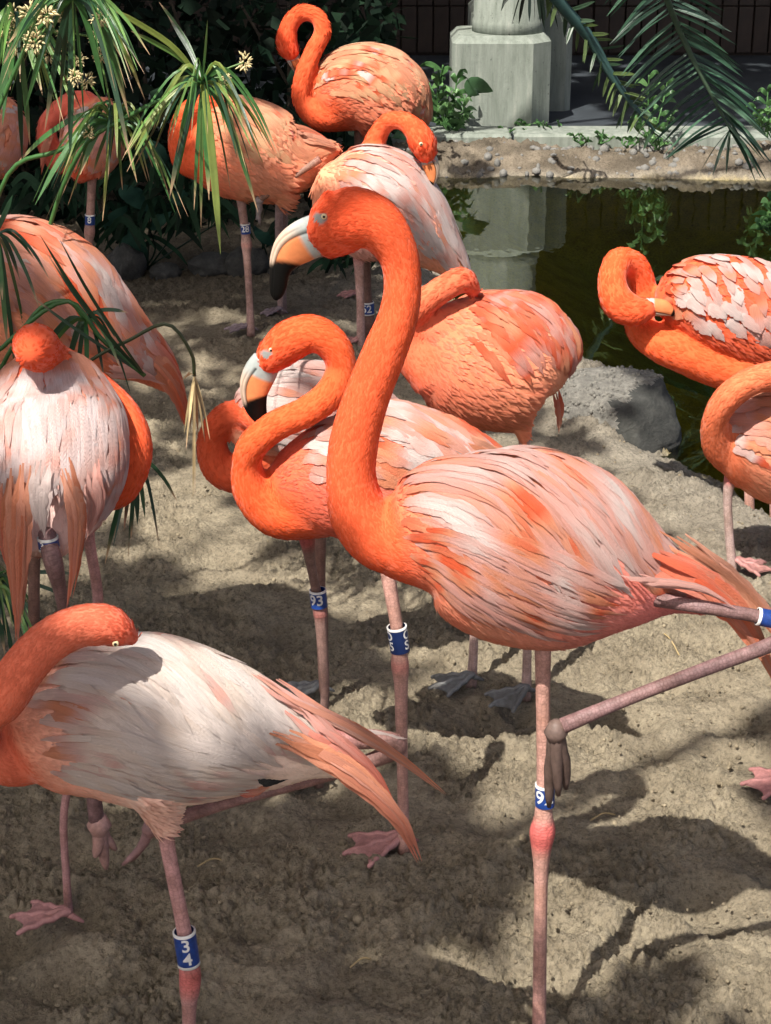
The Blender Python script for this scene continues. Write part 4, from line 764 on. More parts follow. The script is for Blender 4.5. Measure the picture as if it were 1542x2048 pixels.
def sedge(label, stem, Y, leaves, flowers=(), dry=False, wid=8):
    b = at(stem[0][0], stem[0][1], Y + stem[0][2]); root = thing('umbrella_sedge', label, 'sedge plant', b, 'umbrella sedges at the left')
    stalk(root, stem, Y, 3.4 if dry else 4.2, np.array([.05, .07, .03]) if dry else GREEN * 1.1); x, y, d = stem[-1]
    for L in leaves:
        tx, ty = L[0], L[1]; arch = L[2] if len(L) > 2 else 40; w = L[3] if len(L) > 3 else wid * (.7 + .6 * RNG.random()); c = L[4] if len(L) > 4 else (GREEN if RNG.random() < .65 else (LGREEN if RNG.random() < .5 else DGREEN))
        if dry: c = STRAW * (.6 + .6 * RNG.random())
        leaf(root, droop(x, y, tx, ty, arch, d, d + RNG.normal(0, .06)), Y, w * .68, c, c if RNG.random() < .35 else TIPC, m='dry' if dry else 'leaf')
    if wid < 8.5 and not dry and Y > Ys - .1:
        for q in range(46):
            a = RNG.uniform(-2.6, 2.6); l = RNG.uniform(110, 230); leaf(root, droop(x, y, x + math.sin(a) * l * .75, y + l * (.75 - .25 * math.cos(a)), RNG.uniform(30, 110), d, d + RNG.normal(0, .12)), Y, RNG.uniform(1.6, 4.2), [GREEN, DGREEN, LGREEN, YGREEN][int(RNG.integers(4))], TIPC if RNG.random() < .5 else None)
    for fx, fy_, fr in flowers:
        if abs(fx - x) + abs(fy_ - y) > 30: stalk(root, [(x, y, d), ((x + fx) / 2, (y + fy_) / 2 - 4, d), (fx, fy_, d)], Y, 2.0, LGREEN, name='flower_stalk')
        flower(root, fx, fy_, Y + d - .03, fr * 1.15, 40)
    return root
Ys = 2.85
sedge('umbrella sedge whorl with long drooping leaves hanging before the peach flamingo', [(-90, 1225, .1), (60, 600, .08), (150, 320, .04), (262, 230, .02), (405, 165, 0)], Ys,
    [(441, 508, 20, 13, YGREEN), (338, 400, 20, 10), (516, 425, 30, 9), (430, 390, 20, 11, DGREEN), (352, 370, 25, 9), (482, 330, 50, 5), (402, 455, 10, 8), (418, 400, 10, 10), (462, 385, 30, 7), (355, 305, 45, 8), (388, 420, 10, 6), (470, 290, 60, 5), (214, 12, 60, 9, YGREEN), (318, 4, 60, 6), (262, 62, 40, 8, LGREEN), (300, 232, 5, 8, DGREEN), (270, 300, 60, 9, YGREEN), (335, 30, 40, 6), (415, 40, 10, 5)], [(487, 125, 17), (452, 155, 9), (445, 172, 8)])
sedge('umbrella sedge whorl with a yellow-tipped strap leaf over the rear-view flamingo', [(-90, 1228, .1), (-60, 700, .06), (7, 366, .02), (120, 300, 0), (228, 247, 0)], Ys + .05,
    [(205, 442, 30, 9, YGREEN), (274, 365, 30, 8, LGREEN), (250, 310, 40, 7), (160, 350, 40, 9), (70, 410, 60, 10), (215, 345, 10, 7), (30, 330, 60, 9), (290, 290, 50, 6), (120, 330, 20, 12), (185, 350, 10, 6), (245, 380, 20, 5)], [(175, 160, 14), (200, 110, 15), (178, 265, 12)])
sedge('umbrella sedge crown in the top left corner with broad arching leaves', [(-120, 1226, .1), (-80, 500, .06), (40, 120, .02), (145, -5, 0)], Ys - .05,
    [(168, 245, 20, 13, GREEN), (258, 235, 90, 13, GREEN), (120, 200, 20, 12, DGREEN), (50, 220, 30, 10), (245, 120, 40, 12), (15, 90, 40, 12), (265, 340, 80, 9), (210, 190, 30, 10), (90, 260, 20, 10, DGREEN), (300, 110, 60, 6), (290, 200, 70, 8, YGREEN), (140, 330, 20, 11, DGREEN), (118, 265, 10, 9)], [(92, 30, 22), (70, 85, 22), (150, 155, 16), (60, 25, 20), (200, 35, 18)])
sedge('flowering umbrella sedge cut by the left edge, thick with cream blossom', [(-130, 1226, .12), (-120, 500, .1), (-60, 160, .05), (30, 55, .02)], Ys + .1,
    [(-30, 210, 30, 11), (20, 180, 30, 10), (85, 190, 30, 10), (110, 120, 30, 9, LGREEN), (95, 48, 30, 9, LGREEN), (5, 250, 20, 9), (45, 330, 20, 10, DGREEN), (140, 100, 50, 8), (60, 290, 20, 9), (-20, 330, 10, 10)], [(40, 85, 24), (100, 108, 20), (30, 30, 20), (15, 65, 18), (75, 55, 18), (120, 25, 18), (130, 70, 16), (190, 75, 14), (160, 120, 13)])
sedge('dark low umbrella sedge whorl in front of the pink-backed flamingo', [(-90, 1228, .12), (-40, 850, .06), (60, 640, 0), (132, 602, 0), (172, 640, 0)], Ys - .17,
    [(255, 625, 25, 6, DGREEN), (130, 762, 30, 9), (210, 765, 40, 8), (240, 735, 30, 6), (60, 745, 40, 9, DGREEN), (175, 800, 20, 8), (150, 790, 20, 8, DGREEN), (195, 690, 10, 7), (230, 675, 40, 5, DGREEN), (100, 700, 20, 8), (262, 790, 60, 5, DGREEN)], [])
sedge('dark bare sedge stalk crossing the pink-backed flamingo at a slant', [(-90, 1232, .1), (-70, 800, .05), (10, 690, 0), (132, 602, -.01), (205, 680, -.01), (290, 752, -.02)], Ys - .2,
    [(90, 500, 10, 5, DGREEN), (80, 470, 10, 6, DGREEN), (120, 480, 20, 5, DGREEN), (60, 590, 20, 5, DGREEN)], [])
sedge('withered straw-coloured sedge whorl dangling on a bent stalk', [(-90, 1232, .1), (60, 820, .04), (180, 722, 0), (255, 682, -.01), (334, 648, -.02), (382, 705, -.02), (389, 752, -.02)], Ys - .22,
    [(368, 870, 0, 4), (410, 885, 0, 4), (386, 1000, 0, 3), (396, 870, 0, 5), (378, 850, 0, 4), (362, 765, 14, 5), (404, 860, 0, 4), (420, 880, 0, 3), (372, 900, 0, 3), (390, 990, 0, 2.5), (380, 860, 0, 4)], [], dry=True)
sedge('dark drooping sedge leaves beneath the white-backed flamingo', [(-90, 1234, .1), (30, 1000, .05), (140, 860, .03), (232, 915, 0), (272, 935, 0)], Ys - .22,
    [(210, 1128, 20, 8, DGREEN), (248, 1060, 20, 9, DGREEN), (228, 1075, 20, 6, DGREEN), (354, 1002, 40, 6, DGREEN), (318, 1088, 60, 5, DGREEN), (290, 1035, 20, 7), (262, 1080, 10, 6, DGREEN), (275, 1050, 5, 8, DGREEN), (300, 985, 20, 5, DGREEN), (256, 1120, 30, 3, DGREEN), (225, 1100, 10, 5, DGREEN)], [])
sedge('dark sedge blades crossing the left edge beside the pink-backed flamingo', [(-90, 1228, .12), (-70, 800, .06), (-40, 560, .02), (-10, 470, 0)], Ys - .1,
    [(20, 640, 20, 8, DGREEN), (55, 690, 40, 7, GREEN), (40, 560, 30, 7, DGREEN), (80, 620, 40, 6, DGREEN), (15, 700, 10, 8, GREEN), (70, 520, 30, 5, DGREEN), (100, 560, 50, 5, DGREEN), (35, 780, 20, 7, DGREEN), (5, 600, 10, 9, GREEN), (25, 390, 10, 8, DGREEN)], [])
sedge('dark tuft of sedge leaves in the lower left corner by the ground', [(-40, 1330, .1), (-30, 1250, 0), (-20, 1180, 0)], 3.1,
    [(50, 1300, 40, 9, DGREEN), (30, 1330, 20, 9, DGREEN), (10, 1310, 20, 9, DGREEN), (60, 1230, 40, 7, DGREEN), (40, 1260, 40, 8, GREEN), (20, 1140, 10, 7, DGREEN), (50, 1160, 20, 6, GREEN), (5, 1250, 10, 8, DGREEN), (165, 1150, 40, 6, DGREEN), (150, 1205, 40, 6, DGREEN), (75, 1290, 30, 7, DGREEN)], [])

def palm_frond(label, rach, Y, leaflets, cr, wl):
    b = at(*rach[0][:2], Y + rach[0][2]); root = thing('palm_frond', label, 'palm frond', b, 'palm fronds hanging at the upper right')
    r = catmull([(*p[:3], p[3]) for p in rach], 40); C = np.array([at(x, y, Y + d) for x, y, d in r[:, :3]]); v, f = tube(C, r[:, 3] * pxm(C[0]), 9); g = Geo(); g.add(v, f, cr); g.build('rachis', M['leaf'], root)
    for t, dx, dy, c in leaflets:
        i = t * 39; p = r[int(i)]; x, y, d = p[:3]; dd = RNG.normal(0, .08)
        leaf(root, [(x, y, d), (x + dx * .5, y + dy * .42, d + dd * .5), (x + dx, y + dy, d + dd)], Y, wl * (.8 + .4 * RNG.random()), c, c, 9, fold=.6, name='leaflet')
L1 = []
for i in range(34):
    t = i / 33.0; c = (np.array([.05, .12, .07]) if RNG.random() < .6 else np.array([.025, .06, .04])); q = RNG.normal(0, 8)
    L1.append((t * .99, -95 - 30 * t + 20 * (1 - t) * 0 + q, 95 + 10 * t + RNG.normal(0, 8) if t < .86 else 60 + 40 * (1 - t) / .14, c)); L1.append((t * .99, 120 + RNG.normal(0, 10) - 50 * sstep(.7, 1, t), 40 + 70 * t + RNG.normal(0, 8), c))
L1 += [(.99, -8, 90, DGREEN), (.985, 45, 85, DGREEN), (.98, -60, 85, DGREEN), (.97, 70, 70, DGREEN), (.985, -35, 92, DGREEN)]
palm_frond('feathery palm frond arching down over the pond at upper right', [(1300, -120, -.3, 8), (1335, 0, -.1, 7), (1372, 90, 0, 6), (1418, 180, .05, 4.5), (1465, 268, .1, 2)], 6.3, L1, (.10, .16, .10), 3.4)
L2 = []
for i in range(22):
    t = .10 + .88 * i / 21.0; c = np.array([.10, .15, .05]) if RNG.random() < .7 else np.array([.04, .08, .04])
    L2.append((t, 60 + RNG.normal(0, 8) - 30 * t, -18 + 40 * t + RNG.normal(0, 6), c)); L2.append((t, -8 - 12 * t + RNG.normal(0, 5), 55 - 10 * t + RNG.normal(0, 6), c))
palm_frond('thick blue-green palm stalk with short leaflets right of the column', [(1060, -90, -.2, 13), (1115, 0, -.1, 13), (1178, 75, 0, 12), (1222, 150, .05, 9), (1262, 205, .08, 6), (1315, 268, .1, 2)], 7.2, L2, (.06, .13, .12), 4)
L3 = [(.5 + .5 * i / 11, -25 + 5 * i + RNG.normal(0, 5), 60 + RNG.normal(0, 10), np.array([.012, .022, .015])) for i in range(12)]
palm_frond('dark palm leaflet tips hanging in front of the column', [(960, -140, 0, 6), (1000, -60, 0, 5), (1060, -20, 0, 4), (1100, -15, 0, 2)], 7.4, L3, (.03, .05, .03), 3.5)

def weed(label, name, base, Y, stems, lw, cols, group=None, cat='plant'):
    """stems: (tip x, tip y, leaves, leaf length px)"""
    root = thing(name, label, cat, at(*base, Y), group)
    for tx, ty, nl, ll in stems:
        bow = RNG.normal(0, 8); pts = [(base[0] + RNG.normal(0, 3), base[1], 0), ((base[0] + tx) / 2 + bow, (base[1] + ty) / 2, RNG.normal(0, .03)), (tx, ty, RNG.normal(0, .06))]; stalk(root, pts, Y, 1.6, cols[0]); r = catmull(pts, 30)
        for q in range(nl):
            t = .25 + .75 * (q + RNG.random() * .6) / nl; p = r[min(29, int(t * 29))]; a = (-1) ** q * (1.1 - .5 * t) + RNG.normal(0, .25); l = ll * (.7 + .6 * RNG.random()); c = cols[int(RNG.integers(len(cols)))]
            dx, dy = math.sin(a) * l, -math.cos(a) * l * .8; leaf(root, [(p[0], p[1], p[2]), (p[0] + dx * .55, p[1] + dy * .6, p[2] - .02), (p[0] + dx, p[1] + dy * .6 + l * .15, p[2] + RNG.normal(0, .05))], Y, lw * (.8 + .5 * RNG.random()), c, c, 8, fold=.3, shape='lance')
    return root
PG = [np.array([.08, .19, .06]), np.array([.13, .26, .09]), np.array([.05, .12, .04])]
pw_ = weed('leafy green plant growing against the left side of the pedestal', 'pedestal_plant', (908, 278), PY - .14, [(886, 130, 12, 48), (915, 150, 11, 42), (870, 190, 10, 42), (930, 190, 10, 40), (858, 165, 7, 40), (945, 225, 8, 36), (895, 215, 9, 36)], 5, PG)
leaf(pw_, [(935, 190, 0), (952, 172, -.02), (986, 183, -.02)], PY - .16, 20, np.array([.05, .11, .05]), None, 10, fold=.2, shape='lance')
weed('slender bright weed rising from the far bank below the palm', 'bank_weed', (1305, 285), 8.15, [(1298, 150, 9, 34), (1335, 165, 9, 32), (1280, 215, 7, 28), (1345, 225, 7, 28), (1262, 235, 5, 26)], 4.5, PG, 'weeds on the far bank')
weed('bright weed at the right edge above the far bank', 'bank_weed', (1538, 275), 8.0, [(1536, 175, 9, 34), (1510, 215, 6, 30), (1552, 220, 7, 34), (1525, 240, 6, 28)], 4.5, PG, 'weeds on the far bank')
weed('leafy weed dipping into the pond at the right edge', 'bank_weed', (1545, 470), gnd(1545, 480, WZ)[1], [(1530, 410, 7, 30), (1548, 395, 8, 32), (1518, 445, 5, 26), (1535, 440, 7, 28)], 5, PG, 'weeds on the far bank')
for i, (x, y, s_) in enumerate([(1055, 262, 22), (1098, 268, 26), (1165, 290, 20), (1200, 288, 26), (1255, 296, 24), (1010, 272, 16), (1315, 300, 30)]):
    weed('small grass tuft on the kerb, number %s of seven counted from the column' % ['two', 'three', 'four', 'five', 'six', 'one', 'seven'][i], 'grass_tuft', (x, y), gnd(x, y)[1] - .06, [(x + RNG.normal(0, 14), y - s_ * (.7 + .5 * RNG.random()), 2, s_ * .7) for _ in range(5)], 2.5, PG, 'grass tufts along the kerb', 'grass tuft')

# dark ground cover under the sedge at the back left
def clump(label, x, y, Y, n, L, spread, w, cols, droopy=.6):
    root = thing('strap_leaf_clump', label, 'leafy plant', at(x, y, Y), 'dark strap-leaved clumps at the back')
    for q in range(n):
        a = RNG.uniform(-1.35, 1.35); l = L * (.6 + .6 * RNG.random()); dx = math.sin(a) * l; up = math.cos(a) * l * .55; d = RNG.normal(0, .12); bx = x + RNG.normal(0, spread); by = y + RNG.normal(0, spread * .4)
        leaf(root, [(bx, by, d), (bx + dx * .35, by - up, d - .03), (bx + dx * .75, by - up * .7 + l * droopy * .3, d - .06), (bx + dx, by + l * droopy * .75 - up * .5, d - .08)], Y, w * (.7 + .6 * RNG.random()), cols[int(RNG.integers(len(cols)))], None, 10, m='shade_leaf')
    return root
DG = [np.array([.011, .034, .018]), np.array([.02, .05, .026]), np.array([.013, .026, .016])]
for (x, y, n, L, sp, txt) in [(345, 450, 26, 110, 30, 'between the two ringed legs'), (430, 440, 24, 100, 30, 'beside the ringed leg 28'), (250, 470, 20, 100, 30, 'below the rear-view flamingo'), (690, 520, 26, 95, 24, 'under the bill of the largest flamingo'), (775, 525, 22, 80, 22, 'behind the ringed leg 52'), (330, 360, 22, 110, 40, 'high behind the sedge whorl'), (590, 480, 16, 80, 25, 'behind the slim legs'), (120, 400, 20, 110, 40, 'left of the rear-view flamingo leg')]:
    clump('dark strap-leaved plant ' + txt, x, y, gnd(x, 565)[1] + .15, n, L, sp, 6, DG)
broad = thing('broad_leaved_plant', 'dark plant with broad heart-shaped leaves beside the rear-view flamingo', 'leafy plant', at(290, 540, 6.0))
for x, y, l, a in [(300, 315, 85, .9), (262, 395, 80, .7), (255, 485, 80, .9), (310, 440, 50, -.6), (225, 440, 60, -.9), (350, 395, 55, .4), (560, 300, 70, -.5), (520, 470, 50, .8)]:
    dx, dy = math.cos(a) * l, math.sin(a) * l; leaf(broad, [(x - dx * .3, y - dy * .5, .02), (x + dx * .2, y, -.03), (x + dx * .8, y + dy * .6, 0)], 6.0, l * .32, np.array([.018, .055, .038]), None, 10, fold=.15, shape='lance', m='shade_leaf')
    stalk(broad, [(x - dx * .3, y - dy * .5, .02), (x, y + 60, .05), (300 + RNG.normal(0, 20), 540, .05)], 6.0, 2, DG[0])
shrub = thing('background_shrub', 'dense dark shrub filling the shade behind the flamingos at left', 'shrub', (-1.4, 7.4, 0))
g = Geo(); n = 7000
for q in range(n):
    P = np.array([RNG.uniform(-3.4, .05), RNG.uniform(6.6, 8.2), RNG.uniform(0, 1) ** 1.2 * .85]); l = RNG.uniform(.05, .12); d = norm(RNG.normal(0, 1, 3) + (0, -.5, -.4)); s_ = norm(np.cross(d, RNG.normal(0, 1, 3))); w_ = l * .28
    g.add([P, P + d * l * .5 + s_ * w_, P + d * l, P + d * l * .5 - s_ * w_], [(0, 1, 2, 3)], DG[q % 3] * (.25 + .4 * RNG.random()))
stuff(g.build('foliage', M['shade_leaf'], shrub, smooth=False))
for q in range(26):
    g = Geo()
    P = np.array([RNG.uniform(-3.2, -.1), RNG.uniform(6.8, 8.0), 0]); v, f = tube([P, P + (RNG.normal(0, .08), RNG.normal(0, .08), .4), P + (RNG.normal(0, .15), RNG.normal(0, .15), .8)], [.012, .009, .004], 6); g.add(v, f, (.05, .04, .03)); g.build('stem', M['dry'], shrub)

# ------------------------------------------------------------------ stones
def stone(x, y, Y, rx, rz, ry, seed, m, name='stone', flat=0.0, sub=4):
    P = at(x, y, Y); k = pxm(P); bm = bmesh.new(); bmesh.ops.create_icosphere(bm, subdivisions=sub, radius=1.0); V = np.array([v.co[:] for v in bm.verts]); F = [[v.index for v in f.verts] for f in bm.faces]; bm.free()
    n = vnoise(V[:, 0] * 1.6 + seed, V[:, 2] * 1.6 + V[:, 1], seed) + .5 * vnoise(V[:, 0] * 4 + V[:, 1] * 2, V[:, 2] * 4 - V[:, 1], seed + 1) + .18 * vnoise(V[:, 0] * 11 + V[:, 1] * 5, V[:, 2] * 11 - V[:, 1] * 4, seed + 2)
    V = V * (.72 + .34 * n)[:, None] * np.array([rx * k, ry * k, rz * k]); g = Geo(); g.add(V + P, F); return g.build(name, M[m], origin=P)
YS = gnd(490, 570)[1]
for i, (x, y, rx, rz, txt) in enumerate([(492, 532, 44, 40, 'rounded grey stone behind the leg ringed 28'), (250, 530, 40, 44, 'dark rounded stone beside the sloping pink tail'), (420, 532, 46, 26, 'low dark stone left of the rounded grey one'), (330, 545, 30, 18, 'small flat stone among dark leaves at left'), (560, 545, 30, 22, 'small stone under the black bill tip')]):
    tag(stone(x, y, YS + .1, rx, rz, 38, 20 + i, 'darkrock'), txt, 'stone', 'stones edging the planting')
bo = thing('boulder', 'pebble-crusted grey boulder with a dark flat face at the water edge', 'boulder', gnd(1260, 900, WZ))
YB = gnd(1270, 905, WZ)[1] + .12
P = at(1245, 828, YB); k = pxm(P); bm = bmesh.new(); bmesh.ops.create_icosphere(bm, subdivisions=5, radius=1.0); V = np.array([v.co[:] for v in bm.verts]); F = [[v.index for v in f.verts] for f in bm.faces]; bm.free()
n = vnoise(V[:, 0] * 1.5 + 5, V[:, 2] * 1.5 + V[:, 1], 41) + .5 * vnoise(V[:, 0] * 3.5 + V[:, 1] * 2, V[:, 2] * 3.5 - V[:, 1], 42); V = V * (.74 + .24 * n)[:, None]
for nx, lim in (((.62, -.62, .30), .60), ((-.35, -.80, .30), .66), ((.05, -.2, 1.0), .62), ((.9, -.1, .3), .70)):     # broken facets
    nf = norm(np.array(nx)); h = V @ nf + .08 * (vnoise(V[:, 0] * 3 + 9, V[:, 2] * 3 + V[:, 1] * 2, 47) - .5); V = V - (np.clip(h - lim, 0, None) * .78)[:, None] * nf[None]
fz = (V @ norm(np.array([.62, -.62, .05]))) + .35 * (vnoise(V[:, 0] * 4, V[:, 2] * 4 + V[:, 1] * 2, 49) - .5) > .36
V = V * (1 + (vnoise(V[:, 0] * 15 + V[:, 1] * 11, V[:, 2] * 15, 43) - .5) * np.where(fz, .03, .07))[:, None]
V = V * np.array([135 * k, 150 * k, 100 * k]); g = Geo(); g.add(V + P, F); g.m = [1 if sum(fz[i] for i in f) > 1 else 0 for f in F]; g.build('rock', [M['pebble'], M['darkrock']], bo)
g = Geo(); bm = bmesh.new(); bmesh.ops.create_icosphere(bm, subdivisions=1, radius=1.0); iv = np.array([v.co[:] for v in bm.verts]); ifc = [[v.index for v in f.verts] for f in bm.faces]; bm.free()
cand = [i for i in range(len(V)) if not fz[i] and V[i][2] > .02 and V[i][1] < .10]
for i in RNG.choice(cand, 220): r_ = RNG.uniform(2, 5.5) * k; g.add(P + V[i] + iv * r_ * RNG.uniform(.6, 1.2, 3), ifc, (.7, .7, .7))
stuff(g.build('pebbles', M['pebble'], bo))
# rubble stones of the far bank
g = Geo()
for q in range(420):
    x = RNG.uniform(-.1, 3.4); y = RNG.uniform(fy - .03, LEDGE_Y - .02); r_ = RNG.uniform(.006, .022); z = float(ground_z(np.array([x]), np.array([y]))[0][0]); g.add(np.array([x, y, z + r_ * .3]) + iv * r_ * RNG.uniform(.6, 1.3, 3), ifc, (.8, .8, .8))
stuff(tag(g.build('bank_rubble', M['rock']), 'pale rubble along the far bank of the pond', 'rubble'))
# crumbs of soil, twigs and straw on the sand
g = Geo(); m_ = 0
while m_ < 5200:
    px_, py_ = RNG.uniform(-150, 1700), RNG.uniform(690, 2300); p = gnd(px_, py_); 
    sdv = float(pond_sd(np.array([p[0]]), np.array([p[1]]))[0])
    if sdv < .1: continue
    z = float(ground_z(p[:1], p[1:2])[0][0] + clods(p[:1], p[1:2])[0]); r_ = RNG.uniform(.0015, .0042) * (1 + 1.0 * (RNG.random() < .02)); g.add(np.array([p[0], p[1], z + r_ * .2]) + iv * r_ * RNG.uniform(.5, 1.4, 3), ifc, np.array([1, .98, .95]) * RNG.uniform(.8, 1.25)); m_ += 1
stuff(tag(g.build('soil_crumbs', M['soil']), 'loose crumbs of sandy soil strewn over the ground', 'soil'))
for i, (xa, ya, xb, yb, txt) in enumerate([(1318, 1268, 1358, 1318, 'pale straw on sunlit sand below the largest tail'), (395, 1742, 450, 1730, 'pale twig on shaded sand right of the ringed leg 34'), (700, 1945, 742, 1928, 'short twig on shaded sand at bottom centre'), (1180, 1650, 1230, 1638, 'twig near the red knee of the largest flamingo')]):
    a, b = gnd(xa, ya), gnd(xb, yb); g = Geo(); C = catmull([a + (0, 0, .008), (a + b) / 2 + (.002, .004, .014), b + (0, 0, .008)], 8); v, f = tube(C, .0016, 6); g.add(v, f, STRAW); tag(g.build('twig', M['dry'], origin=a), txt, 'twig', 'twigs on the sand')

# ------------------------------------------------------------------ shade trees overhead (out of frame), with gaps where the sun comes through
LIT = [(930, 885, 2.04, .09), (1040, 885, 2.04, .10), (1150, 920, 2.04, .10), (1250, 990, 2.04, .10), (1350, 1075, 2.02, .11), (1450, 1160, 2.0, .11), (1530, 1270, 2.0, .10), (700, 1040, 2.04, .10), (780, 1130, 2.0, .06), (705, 900, 2.04, .09), (745, 770, 2.04, .09), (795, 620, 2.04, .09), (740, 440, 2.04, .09), (660, 440, 2.04, .08), (570, 520, 2.04, .08), (1085, 1800, 2.04, .05),
       (600, 690, 2.6, .12), (500, 900, 2.6, .12), (620, 830, 2.6, .09), (800, 870, 2.62, .16), (930, 900, 2.62, .12), (540, 980, 2.6, .08), (560, 780, 2.98, .05), (640, 770, 2.98, .04),
       (960, 660, 3.03, .20), (1060, 690, 3.03, .17), (880, 620, 3.03, .12), (940, 760, 3.0, .1),
       (1240, 570, 4.0, .14), (1440, 560, 4.0, .20), (1520, 640, 4.0, .16), (1340, 700, 4.0, .14), (1480, 790, 3.58, .16), (1500, 880, 3.58, .18), (1465, 1060, 3.58, .06),
       (830, 270, 5.18, .12), (690, 320, 5.18, .12), (720, 360, 5.18, .12), (860, 420, 5.18, .08), (600, 60, 5.6, .12), (620, 180, 5.6, .12), (720, 130, 5.6, .16), (790, 160, 5.6, .15), (430, 215, 5.28, .08), (560, 260, 5.28, .08),
       (150, 470, 2.92, .10), (40, 450, 2.92, .10), (240, 590, 2.92, .10), (320, 690, 2.92, .08), (330, 1290, 1.72, .14), (200, 1310, 1.70, .11), (460, 1360, 1.72, .14), (590, 1430, 1.72, .12), (720, 1550, 1.69, .10), (800, 1640, 1.69, .08), (160, 1250, 1.65, .06), (100, 770, 2.3, .11), (110, 870, 2.27, .12), (60, 960, 2.26, .09), (275, 900, 2.42, .07), (980, 160, 8.47, .36), (1060, 120, 8.6, .30), (1010, 30, 8.7, .3), (980, 265, 8.4, .3)]
LITG = [(400, 1010, .13), (440, 1080, .13), (360, 965, .08), (520, 1120, .12), (640, 1130, .08), (330, 1050, .06), (1390, 1350, .13), (1500, 1330, .10), (1310, 1400, .06), (1330, 1545, .12), (1460, 1540, .13), (1230, 1600, .07), (1150, 1670, .04), (1200, 1790, .10), (1350, 1790, .13), (1480, 1800, .10), (1500, 1960, .14), (1380, 1900, .08), (1150, 1950, .05),
        (380, 655, .05), (430, 656, .05), (480, 655, .05), (330, 655, .04), (920, 1610, .05), (1040, 1540, .05), (960, 1660, .03), (1180, 745, .12), (1150, 800, .12), (1240, 900, .10), (1320, 1020, .12), (1430, 1130, .10), (1500, 1200, .10),
        (950, 300, .2), (1050, 310, .25), (1150, 300, .25), (1250, 310, .25), (1350, 310, .25), (1450, 310, .25), (1540, 310, .25), (1480, 930, .14), (1420, 920, .10), (1540, 970, .14), (1460, 990, .10), (1400, 860, .08), (1250, 275, .15), (1400, 275, .15), (400, 740, .06), (250, 1130, .05)]
LS = np.array([[*at(x, y, Y), r] for x, y, Y, r in LIT] + [[*gnd(x, y), r] for x, y, r in LITG] + [[*gnd(x, y, -.1), r] for x, y, r in [(1400, 905, .14), (1425, 945, .14), (1000, 620, .3), (1100, 560, .35), (1250, 500, .35), (1400, 450, .4), (1150, 660, .25), (1050, 450, .35), (1500, 420, .4), (1200, 420, .4)]] + [[*at(x, y, 2.85), r] for x, y, r in [(410, 165, .07), (100, 50, .12), (200, 60, .10), (330, 70, .06), (60, 90, .10), (230, 250, .05), (180, 140, .05)]])
trunks = [np.array([-3.6, -1.6, 0]), np.array([-3.9, 4.6, 0])]
names = ['shade tree with dense leafy crown behind the camera at left', 'second shade tree with dense crown left of the pond']
leavesets = [Geo(), Geo()]; made = 0; bran = [[], []]
boost = [at(480, 1500, 1.7), at(900, 1030, 1.92), at(1000, 1100, 1.92), at(950, 1160, 1.92), at(1100, 1150, 1.92), at(1200, 1190, 1.92), at(650, 1600, 1.75), at(100, 560, 2.9), at(600, 1900, 2.2), at(150, 150, 7.0), at(350, 60, 7.5), at(450, 40, 8.0), at(300, 400, 6.0), at(1250, 200, 9.2), at(1400, 150, 9.8), at(300, 1800, 2.2), at(850, 1950, 2.1)]
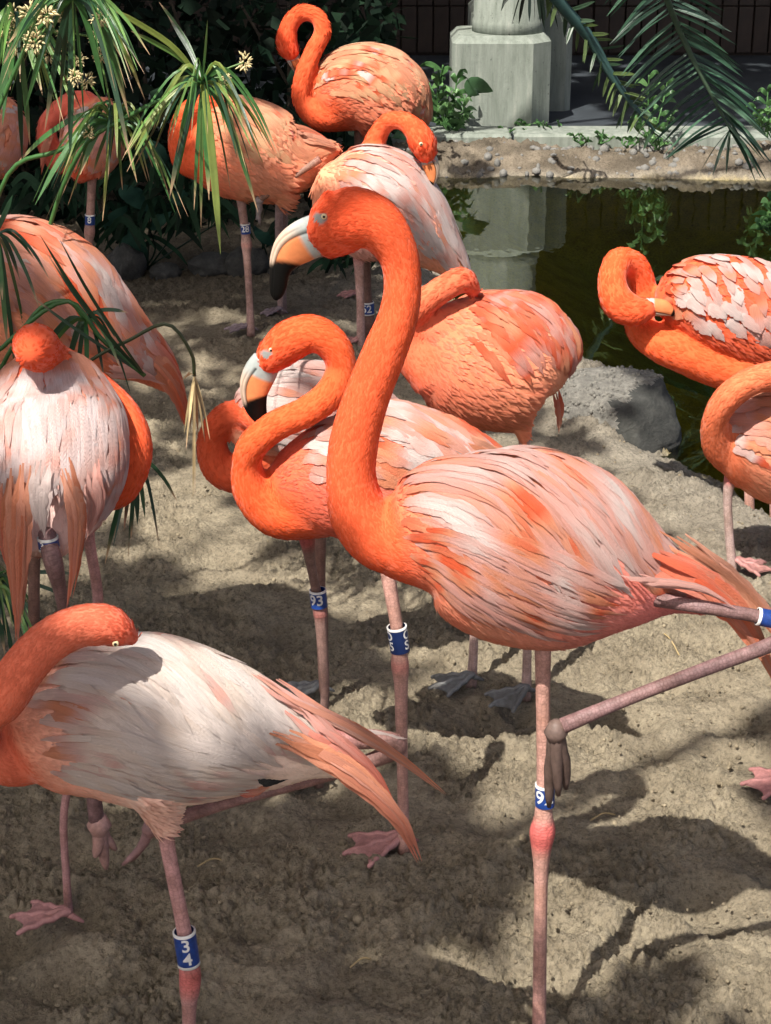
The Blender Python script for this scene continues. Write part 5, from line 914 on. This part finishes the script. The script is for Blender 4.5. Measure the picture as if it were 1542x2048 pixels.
while made < 19000:
    m = 4000; tp = np.stack([RNG.uniform(-3.4, 3.6, m), RNG.uniform(.2, 10.6, m), np.zeros(m)], 1)
    for q in range(m):
        if RNG.random() < .28: b_ = boost[int(RNG.integers(len(boost)))]; tp[q] = b_ + SUND * (b_[2] / -SUND[2]) + np.array([RNG.normal(0, .2), RNG.normal(0, .2), 0])
    pass; z = RNG.uniform(3.3, 5.0, m); Lp = tp - SUND[None] * (z / -SUND[2])[:, None] * -1 * -1
    rel = LS[None, :, :3] - Lp[:, None]; pr = rel @ SUND; dist = np.linalg.norm(rel - pr[..., None] * SUND, axis=2); ok = (dist > LS[None, :, 3] + .035).all(1)
    Lp = Lp[ok][:19000 - made]; k_ = len(Lp); made += k_; wh = (np.linalg.norm(Lp[:, :2] - (-1.5, -.5), axis=1) >= np.linalg.norm(Lp[:, :2] - (-1.5, 4.8), axis=1)).astype(int)
    l = RNG.uniform(.12, .22, k_)[:, None]; d = norm(RNG.normal(0, 1, (k_, 3)) * (1, 1, .35)); s_ = norm(np.cross(d, (0, 0, 1.0)) + RNG.normal(0, .35, (k_, 3))); wd = l * .27; dn_ = np.array([0, 0, -.15]) * l
    LV = np.stack([Lp, Lp + d * l * .35 + s_ * wd, Lp + d * l * .7 + s_ * wd * .8, Lp + d * l + dn_, Lp + d * l * .7 - s_ * wd * .8, Lp + d * l * .35 - s_ * wd], 1); cc = np.repeat(np.array([.05, .11, .03]) * RNG.uniform(.7, 1.3, (k_, 1)), 6, 0).reshape(k_, 6, 3)
    for w in (0, 1):
        sel = wh == w; n_ = int(sel.sum()); leavesets[w].add(LV[sel].reshape(-1, 3), [f for q in range(n_) for f in ((q * 6, q * 6 + 1, q * 6 + 2, q * 6 + 3), (q * 6, q * 6 + 3, q * 6 + 4, q * 6 + 5))], cc[sel].reshape(-1, 3)); bran[w] += list(Lp[sel][RNG.random(n_) < .004])
for w in (0, 1):
    root = thing('shade_tree', names[w], 'tree', trunks[w]); t0 = trunks[w]; top = t0 + (.3, .2, 3.0); g = Geo(); C = catmull([t0 - (0, 0, .2), t0 + (.05, .05, 1.4), top], 16); v, f = tube(C, np.linspace(.20, .12, 16), 14); g.add(v, f); g.build('trunk', M['bark'], root)
    g = Geo()
    for p in bran[w]:
        C = catmull([top - (0, 0, .3), top * .6 + p * .4 + (0, 0, .25), p], 10)
        rel = LS[None, :, :3] - C[:, None]; pr = rel @ SUND; dist = np.linalg.norm(rel - pr[..., None] * SUND, axis=2)
        if (dist > LS[None, :, 3] * .6).all(): v, f = tube(C, np.linspace(.05, .006, 10), 7); g.add(v, f)
    if g.n: g.build('limbs', M['bark'], root)
    stuff(leavesets[w].build('crown', M['leaf'], root, smooth=False))
